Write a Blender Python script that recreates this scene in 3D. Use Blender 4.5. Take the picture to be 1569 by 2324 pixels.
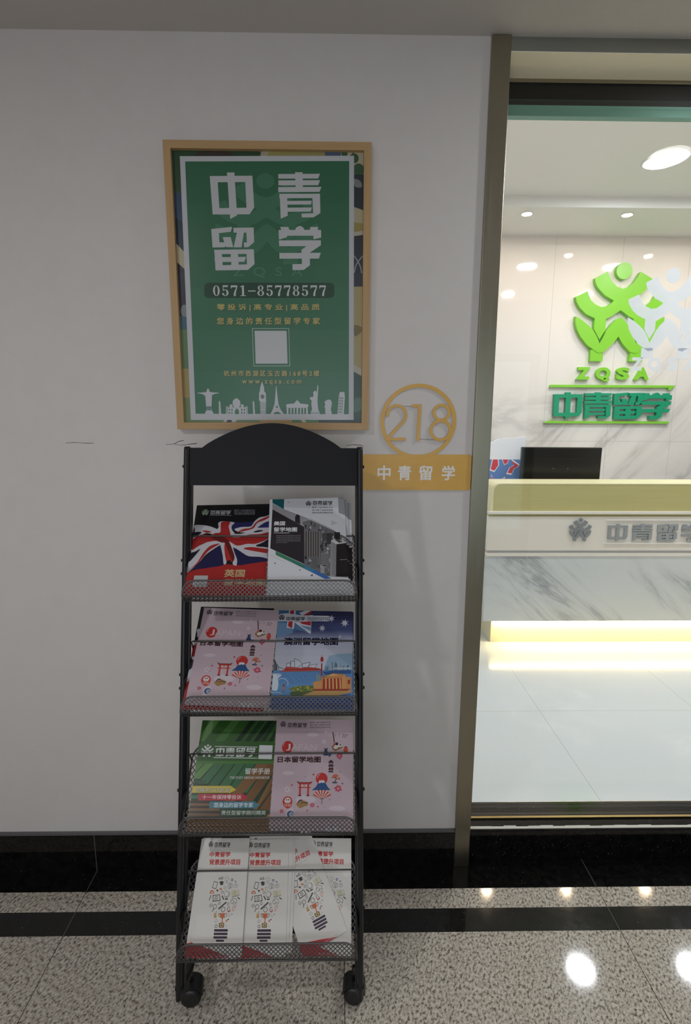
import bpy, bmesh, math, random
from mathutils import Vector, Matrix
from mathutils.geometry import tessellate_polygon

# ------------------------------------------------------------------ scene, camera, exposure
SC = bpy.context.scene
COL = SC.collection
for o in list(bpy.data.objects):
    bpy.data.objects.remove(o, do_unlink=True)
SC.view_settings.view_transform = 'Standard'
SC.view_settings.look = 'None'
SC.view_settings.gamma = 1.0
SC.view_settings.use_curve_mapping = False
SC.view_settings.exposure = 0.0

PITCH, YAW, ROLL = 0.1827, 0.0161, 0.0042      # handheld phone, tipped down
cam_data = bpy.data.cameras.new('camera')
cam_data.sensor_fit = 'VERTICAL'
cam_data.sensor_height = 24.0
cam_data.lens = 24.0 * 1230.0 / 2324.0
cam_data.clip_start = 0.05
cam = bpy.data.objects.new('camera', cam_data)
COL.objects.link(cam)
_f = Vector((math.sin(YAW) * math.cos(PITCH), math.cos(YAW) * math.cos(PITCH), -math.sin(PITCH)))
_r = Vector((math.cos(YAW), -math.sin(YAW), 0))
_u = _r.cross(_f)
_r2 = _r * math.cos(ROLL) + _u * math.sin(ROLL)
_u2 = -_r * math.sin(ROLL) + _u * math.cos(ROLL)
cam.matrix_world = Matrix(((_r2.x, _u2.x, -_f.x, 0), (_r2.y, _u2.y, -_f.y, -1.681), (_r2.z, _u2.z, -_f.z, 1.6), (0, 0, 0, 1)))
SC.camera = cam

world = bpy.data.worlds.new('world')
SC.world = world
world.use_nodes = True
world.node_tree.nodes['Background'].inputs[0].default_value = (0.5, 0.52, 0.55, 1)
world.node_tree.nodes['Background'].inputs[1].default_value = 0.02

# light levels (watts), used by the lamp builders below
W_CORRIDOR = 15.0
W_CORRIDOR_FILL = 3.0
W_CORRIDOR_RIGHT = 8.5
FILL_WINDOW_GLOW = 3.05
W_PANEL = 11.5
W_SPOT = 1.5
W_STRIP = 2.4

# ------------------------------------------------------------------ helpers
def lin(c):
    c = c / 255.0
    return c / 12.92 if c <= 0.04045 else ((c + 0.055) / 1.055) ** 2.4

def rgb(c):
    if isinstance(c, str):
        c = tuple(int(c[i:i + 2], 16) for i in (0, 2, 4))
    return (lin(c[0]), lin(c[1]), lin(c[2]), 1.0)

MATS = {}
def mat(name, c, rough=0.5, metal=0.0, spec=0.5, emit=None, strength=0.0):
    if name in MATS:
        return MATS[name]
    m = bpy.data.materials.new(name)
    m.use_nodes = True
    b = m.node_tree.nodes['Principled BSDF']
    b.inputs['Base Color'].default_value = rgb(c)
    b.inputs['Roughness'].default_value = rough
    b.inputs['Metallic'].default_value = metal
    b.inputs['Specular IOR Level'].default_value = spec
    if emit is not None:
        b.inputs['Emission Color'].default_value = rgb(emit)
        b.inputs['Emission Strength'].default_value = strength
    MATS[name] = m
    return m

def ink(c):
    return mat('print_%d_%d_%d' % tuple(c), c, 0.32, 0, 0.35)

class NT:
    """short hand for building node trees"""
    def __init__(s, m):
        s.t = m.node_tree
        s.b = s.t.nodes['Principled BSDF']
        s.geo = s.n('ShaderNodeNewGeometry')
        s.pos = s.geo.outputs['Position']
    def n(s, kind, **kw):
        x = s.t.nodes.new(kind)
        for k, v in kw.items():
            setattr(x, k, v)
        return x
    def link(s, a, b):
        s.t.links.new(a, b)
    def math(s, op, a, b=None, c=None):
        x = s.n('ShaderNodeMath', operation=op)
        for i, v in enumerate((a, b, c)):
            if v is None: continue
            if isinstance(v, (int, float)): x.inputs[i].default_value = v
            else: s.link(v, x.inputs[i])
        return x.outputs[0]
    def noise(s, scale, detail=4, rough=0.55, vec=None, dist=0.0):
        x = s.n('ShaderNodeTexNoise')
        x.inputs['Scale'].default_value = scale
        x.inputs['Detail'].default_value = detail
        x.inputs['Roughness'].default_value = rough
        x.inputs['Distortion'].default_value = dist
        s.link(vec or s.pos, x.inputs['Vector'])
        return x.outputs['Fac']
    def scaled(s, v, rot=(0, 0, 0)):
        """position turned first, then stretched, so streaks can run askew"""
        r = s.n('ShaderNodeMapping')
        r.inputs['Rotation'].default_value = rot
        s.link(s.pos, r.inputs['Vector'])
        x = s.n('ShaderNodeMapping')
        x.inputs['Scale'].default_value = v
        s.link(r.outputs[0], x.inputs['Vector'])
        return x.outputs[0]
    def ramp(s, fac, stops):
        x = s.n('ShaderNodeValToRGB')
        e = x.color_ramp.elements
        while len(e) < len(stops): e.new(0.5)
        for el, (p, c) in zip(e, stops):
            el.position = p
            el.color = rgb(c)
        s.link(fac, x.inputs[0])
        return x.outputs[0]
    def mix(s, fac, a, b):
        x = s.n('ShaderNodeMix', data_type='RGBA')
        for i, v in ((0, fac), (6, a), (7, b)):
            if isinstance(v, (int, float)): x.inputs[i].default_value = v
            elif isinstance(v, (tuple, str)): x.inputs[i].default_value = rgb(v)
            else: s.link(v, x.inputs[i])
        return x.outputs[2]
    def xyz(s):
        x = s.n('ShaderNodeSeparateXYZ')
        s.link(s.pos, x.inputs[0])
        return x.outputs
    def bump(s, h, strength=0.1, dist=0.01):
        x = s.n('ShaderNodeBump')
        x.inputs['Strength'].default_value = strength
        x.inputs['Distance'].default_value = dist
        s.link(h, x.inputs['Height'])
        s.link(x.outputs[0], s.b.inputs['Normal'])
    def color(s, c):
        s.link(c, s.b.inputs['Base Color'])
    def rough(s, r):
        s.link(r, s.b.inputs['Roughness'])

def line_mask(t, coord, offset, period, half):
    """1 on thin lines repeated every period along a coordinate"""
    a = t.math('SUBTRACT', coord, offset - period / 2)
    a = t.math('MODULO', t.math('ADD', a, 100 * period), period)
    a = t.math('ABSOLUTE', t.math('SUBTRACT', a, period / 2))
    return t.math('LESS_THAN', a, half)

def link_mesh(name, me, parent=None):
    o = bpy.data.objects.new(name, me)
    COL.objects.link(o)
    if parent is not None:
        o.parent = parent
    return o

def obj(name, bm, m, parent=None, smooth=False):
    me = bpy.data.meshes.new(name)
    bm.normal_update()
    bm.to_mesh(me)
    bm.free()
    for x in (m if isinstance(m, (list, tuple)) else [m]):
        me.materials.append(x)
    if smooth:
        for p in me.polygons: p.use_smooth = True
    return link_mesh(name, me, parent)

def thing(name, label, cat, loc=(0, 0, 0), group=None):
    o = bpy.data.objects.new(name, None)
    o.empty_display_size = 0.05
    COL.objects.link(o)
    o.location = loc
    return tag(o, label, cat, group)

def tag(o, label, cat, group=None):
    o['label'] = label
    o['category'] = cat
    if group: o['group'] = group
    return o

def struct(o):
    o['kind'] = 'structure'
    return o

def NB():
    return bmesh.new()

def box(bm, x0, x1, y0, y1, z0, z1, bevel=0.0, mi=0):
    vs = [bm.verts.new((x, y, z)) for z in (z0, z1) for y in (y0, y1) for x in (x0, x1)]
    fs = [bm.faces.new([vs[i] for i in q]) for q in ((0, 2, 3, 1), (4, 5, 7, 6), (0, 1, 5, 4), (2, 6, 7, 3), (0, 4, 6, 2), (1, 3, 7, 5))]
    for f in fs: f.material_index = mi
    if bevel:
        es = list({e for f in fs for e in f.edges})
        bmesh.ops.bevel(bm, geom=es, offset=bevel, segments=2, profile=0.5, affect='EDGES')
    return bm

def prism(bm, pts, fn, d0, d1, mi=0, bevel=0.0):
    """extrude the 2-D outline pts; fn(a, b, depth) gives the 3-D point"""
    a = sum(pts[i][0] * pts[(i + 1) % len(pts)][1] - pts[(i + 1) % len(pts)][0] * pts[i][1] for i in range(len(pts)))
    if a < 0: pts = pts[::-1]
    lo = [bm.verts.new(fn(p[0], p[1], d0)) for p in pts]
    hi = [bm.verts.new(fn(p[0], p[1], d1)) for p in pts]
    tris = tessellate_polygon([[Vector((p[0], p[1], 0)) for p in pts]])
    fs = []
    for t in tris:
        for ring in (hi, lo):
            try: fs.append(bm.faces.new([ring[i] for i in t]))
            except ValueError: pass
    n = len(pts)
    for i in range(n):
        fs.append(bm.faces.new((lo[i], lo[(i + 1) % n], hi[(i + 1) % n], hi[i])))
    for f in fs: f.material_index = mi
    bmesh.ops.recalc_face_normals(bm, faces=fs)
    return bm

def tube(bm, pts, r, seg=8, closed=False, mi=0, cap=True):
    pts = [Vector(p) for p in pts]
    n = len(pts)
    rings = []
    prev = None
    for i, p in enumerate(pts):
        if closed: d = (pts[(i + 1) % n] - pts[i - 1]).normalized()
        else: d = (pts[min(i + 1, n - 1)] - pts[max(i - 1, 0)]).normalized()
        if prev is None:
            up = Vector((0, 0, 1)) if abs(d.z) < 0.9 else Vector((1, 0, 0))
            s = d.cross(up).normalized()
        else:
            s = (prev - d * prev.dot(d)).normalized()
        prev = s
        t = d.cross(s)
        rr = r[i] if isinstance(r, (list, tuple)) else r
        rings.append([bm.verts.new(p + (s * math.cos(a) + t * math.sin(a)) * rr) for a in [2 * math.pi * k / seg for k in range(seg)]])
    fs = []
    for i in range(n if closed else n - 1):
        a, b = rings[i], rings[(i + 1) % n]
        for k in range(seg):
            fs.append(bm.faces.new((a[k], a[(k + 1) % seg], b[(k + 1) % seg], b[k])))
    if cap and not closed:
        fs.append(bm.faces.new(rings[0][::-1]))
        fs.append(bm.faces.new(rings[-1]))
    for f in fs:
        f.material_index = mi
        f.smooth = True
    bmesh.ops.recalc_face_normals(bm, faces=fs)
    return bm

def lathe(bm, prof, M, seg=32, mi=0):
    """profile of (radius, height) turned about the z axis of M"""
    rings = []
    for r, h in prof:
        rings.append([bm.verts.new(M @ Vector((r * math.cos(2 * math.pi * k / seg), r * math.sin(2 * math.pi * k / seg), h))) for k in range(seg)])
    fs = []
    for a, b in zip(rings[:-1], rings[1:]):
        for k in range(seg):
            fs.append(bm.faces.new((a[k], a[(k + 1) % seg], b[(k + 1) % seg], b[k])))
    fs.append(bm.faces.new(rings[0]))
    fs.append(bm.faces.new(rings[-1]))
    for f in fs:
        f.material_index = mi
        f.smooth = len(f.verts) == 4
    bmesh.ops.recalc_face_normals(bm, faces=fs)
    return bm

def prisms(bm, ps, fn, d0, d1, step=0.00012):
    for i, p in enumerate(ps): prism(bm, p, fn, d0, d1 + i * step)
    return bm

XZ = lambda y0: (lambda a, b, d: Vector((a, y0 - d, b)))     # upright sheet, depth towards the corridor

# ------------------------------------------------------------------ lettering
_TEXT = {}
def text_mesh(s, bold=0.0):
    """2-D vertices and faces of a line of text scaled to the unit box"""
    k = (s, bold)
    if k in _TEXT: return _TEXT[k]
    c = bpy.data.curves.new('lettering', 'FONT')
    c.body = s
    c.offset = bold
    c.resolution_u = 3
    o = bpy.data.objects.new('lettering', c)
    COL.objects.link(o)
    bpy.context.view_layer.update()
    me = bpy.data.meshes.new_from_object(o.evaluated_get(bpy.context.evaluated_depsgraph_get()))
    vs = [(v.co.x, v.co.y) for v in me.vertices]
    fs = [tuple(p.vertices) for p in me.polygons]
    bpy.data.objects.remove(o)
    bpy.data.curves.remove(c)
    bpy.data.meshes.remove(me)
    x0, x1 = min(v[0] for v in vs), max(v[0] for v in vs)
    y0, y1 = min(v[1] for v in vs), max(v[1] for v in vs)
    vs = [((v[0] - x0) / (x1 - x0) - 0.5, (v[1] - y0) / (y1 - y0) - 0.5) for v in vs]
    _TEXT[k] = (vs, fs)
    return _TEXT[k]

CHUNKY = {
    "中": [[(0.396,0.994),(0.563,0.994),(0.563,0.908),(0.396,0.908)],[(0.002,0.918),(0.967,0.927),(0.972,0.794),(0.007,0.786)],[(0.002,0.918),(0.174,0.918),(0.191,0.102),(0.03,0.102)],[(0.8,0.918),(0.967,0.927),(0.985,0.245),(0.874,0.102),(0.813,0.102)],[(0.024,0.231),(0.985,0.247),(0.874,0.102),(0.03,0.098)],[(0.402,0.806),(0.567,0.806),(0.585,0.214),(0.415,0.214)],[(0.424,0.112),(0.589,0.112),(0.585,0.076),(0.428,0.0)]],
    "青": [[(0.398,1.0),(0.571,1.0),(0.571,0.579),(0.403,0.579)],[(0.009,0.961),(0.971,0.967),(0.927,0.867),(0.009,0.862)],[(0.009,0.825),(0.971,0.832),(0.927,0.725),(0.009,0.719)],[(0.0,0.682),(1.0,0.688),(0.956,0.581),(0.0,0.575)],[(0.024,0.538),(0.965,0.542),(0.965,0.448),(0.024,0.444)],[(0.031,0.538),(0.201,0.538),(0.208,0.066),(0.042,0.0)],[(0.783,0.538),(0.965,0.542),(0.969,0.123),(0.801,0.123)],[(0.529,0.111),(0.969,0.123),(0.805,0.029),(0.533,0.029)],[(0.042,0.386),(0.774,0.39),(0.752,0.308),(0.042,0.304)],[(0.042,0.238),(0.774,0.244),(0.743,0.156),(0.042,0.148)]],
    "留": [[(0.0,0.95),(0.493,1.0),(0.459,0.888),(0.0,0.836)],[(0.0,0.95),(0.176,0.851),(0.181,0.534),(0.009,0.53)],[(0.009,0.643),(0.335,0.648),(0.301,0.534),(0.009,0.53)],[(0.262,0.764),(0.448,0.768),(0.5,0.538),(0.324,0.538)],[(0.52,0.978),(1.0,0.985),(1.0,0.869),(0.52,0.867)],[(0.6,0.873),(0.765,0.873),(0.697,0.534),(0.511,0.534)],[(0.824,0.928),(1.0,0.928),(1.0,0.648),(0.828,0.648)],[(0.756,0.643),(1.0,0.652),(0.86,0.538),(0.76,0.534)],[(0.045,0.477),(0.986,0.49),(0.986,0.385),(0.05,0.376)],[(0.05,0.477),(0.222,0.477),(0.235,0.004),(0.059,0.0)],[(0.81,0.486),(0.986,0.49),(0.995,0.149),(0.833,0.013),(0.814,0.013)],[(0.054,0.114),(0.995,0.149),(0.833,0.013),(0.059,0.0)],[(0.432,0.392),(0.606,0.392),(0.615,0.096),(0.439,0.096)],[(0.05,0.306),(0.799,0.315),(0.753,0.201),(0.05,0.193)]],
    "学": [[(0.038,0.974),(0.23,0.974),(0.26,0.894),(0.065,0.894)],[(0.391,0.894),(0.4,0.938),(0.433,0.974),(0.499,1.0),(0.564,0.974),(0.598,0.938),(0.607,0.894)],[(0.756,0.974),(0.937,0.974),(0.914,0.894),(0.729,0.894)],[(0.0,0.905),(1.0,0.909),(1.0,0.78),(0.0,0.776)],[(0.0,0.787),(0.196,0.787),(0.192,0.744),(0.005,0.69)],[(0.815,0.787),(1.0,0.787),(1.0,0.737),(0.819,0.696)],[(0.0,0.672),(0.991,0.677),(0.991,0.565),(0.648,0.543),(0.005,0.543)],[(0.991,0.625),(0.991,0.565),(0.72,0.392),(0.72,0.259),(0.53,0.259),(0.53,0.463),(0.783,0.625)],[(0.005,0.388),(0.986,0.394),(0.941,0.263),(0.005,0.259)],[(0.535,0.269),(0.725,0.269),(0.725,0.112),(0.576,0.004),(0.309,0.0),(0.309,0.134),(0.535,0.14)]],
}
MARK = {"body": [(-0.176,0.908),(-0.15,0.858),(-0.114,0.806),(-0.068,0.762),(0.0,0.739),(0.068,0.762),(0.114,0.806),(0.15,0.858),(0.176,0.908),(0.303,0.841),(0.293,0.797),(0.27,0.756),(0.245,0.729),(0.179,0.669),(0.084,0.621),(0.104,0.596),(0.152,0.564),(0.212,0.554),(0.275,0.579),(0.33,0.624),(0.372,0.711),(0.492,0.655),(0.479,0.606),(0.435,0.542),(0.37,0.484),(0.271,0.44),(0.271,0.329),(0.203,0.222),(0.147,0.321),(0.149,0.436),(0.091,0.462),(0.033,0.503),(0.0,0.523),(-0.033,0.503),(-0.091,0.462),(-0.149,0.436),(-0.147,0.321),(-0.203,0.222),(-0.271,0.329),(-0.271,0.44),(-0.37,0.484),(-0.435,0.542),(-0.479,0.606),(-0.492,0.655),(-0.372,0.711),(-0.33,0.624),(-0.275,0.579),(-0.212,0.554),(-0.152,0.564),(-0.104,0.596),(-0.084,0.621),(-0.179,0.669),(-0.245,0.729),(-0.27,0.756),(-0.293,0.797),(-0.303,0.841)],
  "leaf": [(-0.476,0.46),(-0.476,0.402),(-0.453,0.328),(-0.402,0.245),(-0.324,0.162),(-0.204,0.083),(-0.144,0.096),(-0.096,0.139),(-0.047,0.189),(0.0,0.256),(0.047,0.189),(0.096,0.139),(0.144,0.096),(0.204,0.083),(0.324,0.162),(0.402,0.245),(0.453,0.328),(0.476,0.402),(0.476,0.46),(0.4,0.418),(0.334,0.37),(0.277,0.32),(0.227,0.246),(0.197,0.18),(0.173,0.23),(0.137,0.313),(0.084,0.388),(0.036,0.433),(0.0,0.45),(-0.036,0.433),(-0.084,0.388),(-0.137,0.313),(-0.173,0.23),(-0.197,0.18),(-0.227,0.246),(-0.277,0.32),(-0.334,0.37),(-0.4,0.418)],
  "foot": [(-0.28, 0.0), (-0.145, 0.0), (-0.15, 0.12), (-0.285, 0.12)]}


def mark_polys():
    out = [MARK['body'], MARK['leaf'], MARK['foot'], [(-x, y) for x, y in MARK['foot']]]
    out.append([(0.083 * math.cos(a), 0.917 + 0.083 * math.sin(a)) for a in [2 * math.pi * i / 24 for i in range(24)]])
    return [[(x, y - 0.5) for x, y in p] for p in out]

def arc(cx, cy, rx, ry, a0, a1, n=14):
    return [(cx + rx * math.cos(math.radians(a0 + (a1 - a0) * i / (n - 1))), cy + ry * math.sin(math.radians(a0 + (a1 - a0) * i / (n - 1)))) for i in range(n)]

def ringpoly(cx, cy, rx, ry, ix, iy, a0=0, a1=360, n=20):
    """quads between an outer and an inner ellipse: stroke thick at the sides, thin at top and bottom"""
    o, i = arc(cx, cy, rx, ry, a0, a1, n), arc(cx, cy, ix, iy, a0, a1, n)
    return [[o[k], o[k + 1], i[k + 1], i[k]] for k in range(n - 1)]

def serif_digit(ch):
    """fat-face figures in the unit box (0..0.66 wide)"""
    if ch == '0': return ringpoly(.33, .5, .30, .5, .13, .46)
    if ch == '8': return ringpoly(.33, .76, .25, .24, .10, .20) + ringpoly(.33, .27, .30, .27, .13, .23)
    if ch == '1': return [[(.24, .05), (.42, .05), (.42, 1), (.34, 1), (.24, .9)], [(.08, 0), (.58, 0), (.58, .06), (.08, .06)], [(.08, .84), (.26, .86), (.34, 1), (.25, .95), (.08, .9)]]
    if ch == '7': return [[(.05, .82), (.62, .82), (.62, 1), (.05, 1)], [(.05, .7), (.1, .7), (.14, .9), (.05, .9)], [(.62, .9), (.55, .82), (.38, .5), (.3, .25), (.28, 0), (.46, 0), (.48, .3), (.54, .55), (.62, .8)]]
    if ch == '5': return [[(.12, .84), (.56, .84), (.6, 1), (.12, 1)], [(.12, .5), (.18, .5), (.18, 1), (.12, 1)]] + ringpoly(.32, .31, .30, .31, .12, .26, -150, 140) + [[(x, y) for x, y in arc(.13, .2, .09, .09, 0, 360, 12)]]
    return [[(.0, .42), (.66, .42), (.66, .52), (.0, .52)]]

class Print:
    """flat printed artwork gathered into one mesh; later shapes lie a hair above earlier ones"""
    STEP = 0.00002
    def __init__(s):
        s.items = []          # (layer, colour, vertices, faces)
        s.base = 0
        s.boxes = []
    def add(s, colour, vs, fs):
        x0, x1 = min(v[0] for v in vs), max(v[0] for v in vs)
        y0, y1 = min(v[1] for v in vs), max(v[1] for v in vs)
        lay = s.base
        for (a, b, c, d, l, h) in s.boxes:
            if l >= lay and a < x1 and b > x0 and c < y1 and d > y0:
                lay = l + 1
        s.boxes.append((x0, x1, y0, y1, lay, colour))
        s.items.append((lay, colour, vs, fs))
    def poly(s, colour, pts):
        a = sum(pts[i][0] * pts[(i + 1) % len(pts)][1] - pts[(i + 1) % len(pts)][0] * pts[i][1] for i in range(len(pts)))
        if a < 0: pts = pts[::-1]
        s.add(colour, pts, [tuple(range(len(pts)))] if len(pts) < 5 else [tuple(t) for t in tessellate_polygon([[Vector((p[0], p[1], 0)) for p in pts]])])
    def place(s, colour, vs, fs, cx, cy, w, h, ang, bold=0.0):
        """lettering in a box; bold > 0 thickens it with copies shifted by that share of its height"""
        c, sn = math.cos(math.radians(ang)), math.sin(math.radians(ang))
        k = bold * h
        w2, h2 = w - 2 * k, h - 2 * k
        for dx, dy in (((0, 0),) if k == 0 else ((-1, -1), (1, -1), (-1, 1), (1, 1), (0, 0))):
            s.add(colour, [(cx + c * (x * w2 + dx * k) - sn * (y * h2 + dy * k), cy + sn * (x * w2 + dx * k) + c * (y * h2 + dy * k)) for x, y in vs], fs)
    def polys(s, colour, ps, cx, cy, w, h, ang):
        c, sn = math.cos(math.radians(ang)), math.sin(math.radians(ang))
        for p in ps:
            s.poly(colour, [(cx + c * x * w - sn * y * h, cy + sn * x * w + c * y * h) for x, y in p])
    def line(s, colour, w, pts):
        pts = [p for i, p in enumerate(pts) if i == 0 or math.hypot(p[0] - pts[i - 1][0], p[1] - pts[i - 1][1]) > 1e-6]
        n = len(pts)
        if n < 2: return
        closed = n > 3 and math.hypot(pts[0][0] - pts[-1][0], pts[0][1] - pts[-1][1]) < 1e-5
        vs = []
        for i in range(n):
            p, q = pts[i - 1] if i else (pts[-2] if closed else None), pts[i + 1] if i < n - 1 else (pts[1] if closed else None)
            d0 = Vector((pts[i][0] - p[0], pts[i][1] - p[1])).normalized() if p else None
            d1 = Vector((q[0] - pts[i][0], q[1] - pts[i][1])).normalized() if q else None
            d0, d1 = d0 or d1, d1 or d0
            n0, n1 = Vector((-d0.y, d0.x)), Vector((-d1.y, d1.x))
            m = n0 + n1
            if m.length < 1e-3: m = n0
            m.normalize()
            m *= w / 2 / max(0.5, m.dot(n0))
            vs += [(pts[i][0] + m.x, pts[i][1] + m.y), (pts[i][0] - m.x, pts[i][1] - m.y)]
        s.add(colour, vs, [(2 * i, 2 * i + 1, 2 * i + 3, 2 * i + 2) for i in range(n - 1)])
    def company(s, colour, cx, cy, w, h, ang):
        ps = []
        for i, ch in enumerate('中青留学'):
            ps += [[((i + 0.07 + x * 0.86) / 4 - 0.5, y - 0.5) for x, y in p] for p in CHUNKY[ch]]
        s.polys(colour, ps, cx, cy, w, h, ang)
    def read(s, txt):
        """one shape per line: kind, red green blue, then numbers in tenths of a millimetre"""
        bg = None
        for ln in txt.split('\n'):
            k = ln[0]
            if k == 'z':
                s.base = 1 + max((b[4] for b in s.boxes), default=-1)
                continue
            w = ln.split(' ', 4)
            c = (int(w[1]), int(w[2]), int(w[3]))
            rest = w[4] if len(w) > 4 else ''
            if k == 'b': bg = c
            elif k == 't':
                p = rest.split(' ', 6)
                v = [int(q) / 10000 for q in p[:5]]
                s.place(c, *text_mesh(p[6]), v[0], v[1], v[2], v[3], v[4] * 1000, int(p[5]) / 1000)
            elif k in 'cd':
                p = rest.split(' ', 5)
                v = [int(q) / 10000 for q in p[:5]]
                if k == 'c': s.polys(c, [[(x - .5, y - .5) for x, y in q] for q in CHUNKY[p[5]]], v[0], v[1], v[2], v[3], v[4] * 1000)
                else:
                    ps, n = [], len(p[5])
                    for i, ch in enumerate(p[5]):
                        ps += [[((i + .08 + x * 1.27) / n - .5, y - .5) for x, y in q] for q in serif_digit(ch)]
                    s.polys(c, ps, v[0], v[1], v[2], v[3], v[4] * 1000)
            else:
                v = [int(q) / 10000 for q in rest.split()]
                if k == 'p': s.poly(c, list(zip(v[0::2], v[1::2])))
                elif k == 'e':
                    n = int(round(v[4] * 10000))
                    s.poly(c, [(v[0] + v[2] * math.cos(2 * math.pi * i / n), v[1] + v[3] * math.sin(2 * math.pi * i / n)) for i in range(n)])
                elif k == 'o':
                    n = int(round(v[5] * 10000))
                    s.line(c, v[4], [(v[0] + v[2] * math.cos(2 * math.pi * i / n), v[1] + v[3] * math.sin(2 * math.pi * i / n)) for i in range(n + 1)])
                elif k == 'l': s.line(c, v[0], list(zip(v[1::2], v[2::2])))
                elif k == 'n': s.company(c, v[0], v[1], v[2], v[3], v[4] * 1000)
                elif k == 'g': s.polys(c, mark_polys(), v[0], v[1], v[2], v[3], v[4] * 1000)
        return bg
    def mesh(s, name, fn, sheet=None, sheet_colour=None, thick=0.0004):
        """sheet = (x0, x1, y0, y1) of the paper; fn(x, y, z) places a point"""
        me = bpy.data.meshes.new(name)
        inks, V, F, MI = [], [], [], []
        def mi(h):
            if h not in inks: inks.append(h)
            return inks.index(h)
        if sheet:
            x0, x1, y0, y1 = sheet
            n = 12
            for z, flip in ((0.0, False), (-thick, True)):
                k = len(V)
                for j in range(n + 1):
                    for i in range(n + 1):
                        V.append(fn(x0 + (x1 - x0) * i / n, y0 + (y1 - y0) * j / n, z))
                for j in range(n):
                    for i in range(n):
                        q = [k + j * (n + 1) + i, k + j * (n + 1) + i + 1, k + (j + 1) * (n + 1) + i + 1, k + (j + 1) * (n + 1) + i]
                        F.append(q[::-1] if flip else q); MI.append(mi(sheet_colour if not flip else (220, 218, 214)))
            m = (n + 1) ** 2
            edge = [i for i in range(n + 1)] + [j * (n + 1) + n for j in range(1, n + 1)] + [n * (n + 1) + i for i in range(n - 1, -1, -1)] + [j * (n + 1) for j in range(n - 1, 0, -1)]
            for a, b in zip(edge, edge[1:] + edge[:1]):
                F.append([a, a + m, b + m, b]); MI.append(mi(sheet_colour))
        s.top = max((q[0] for q in s.items), default=0)
        for lay, h, vs, fs in sorted(s.items, key=lambda q: q[0]):
            k = len(V)
            z = s.STEP * (lay + 1)
            V += [fn(x, y, z) for x, y in vs]
            for f in fs:
                F.append([k + i for i in f]); MI.append(mi(h))
        me.from_pydata(V, [], F)
        for h in inks: me.materials.append(ink(h))
        for p, i in zip(me.polygons, MI): p.material_index = i
        me.update()
        return me

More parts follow.
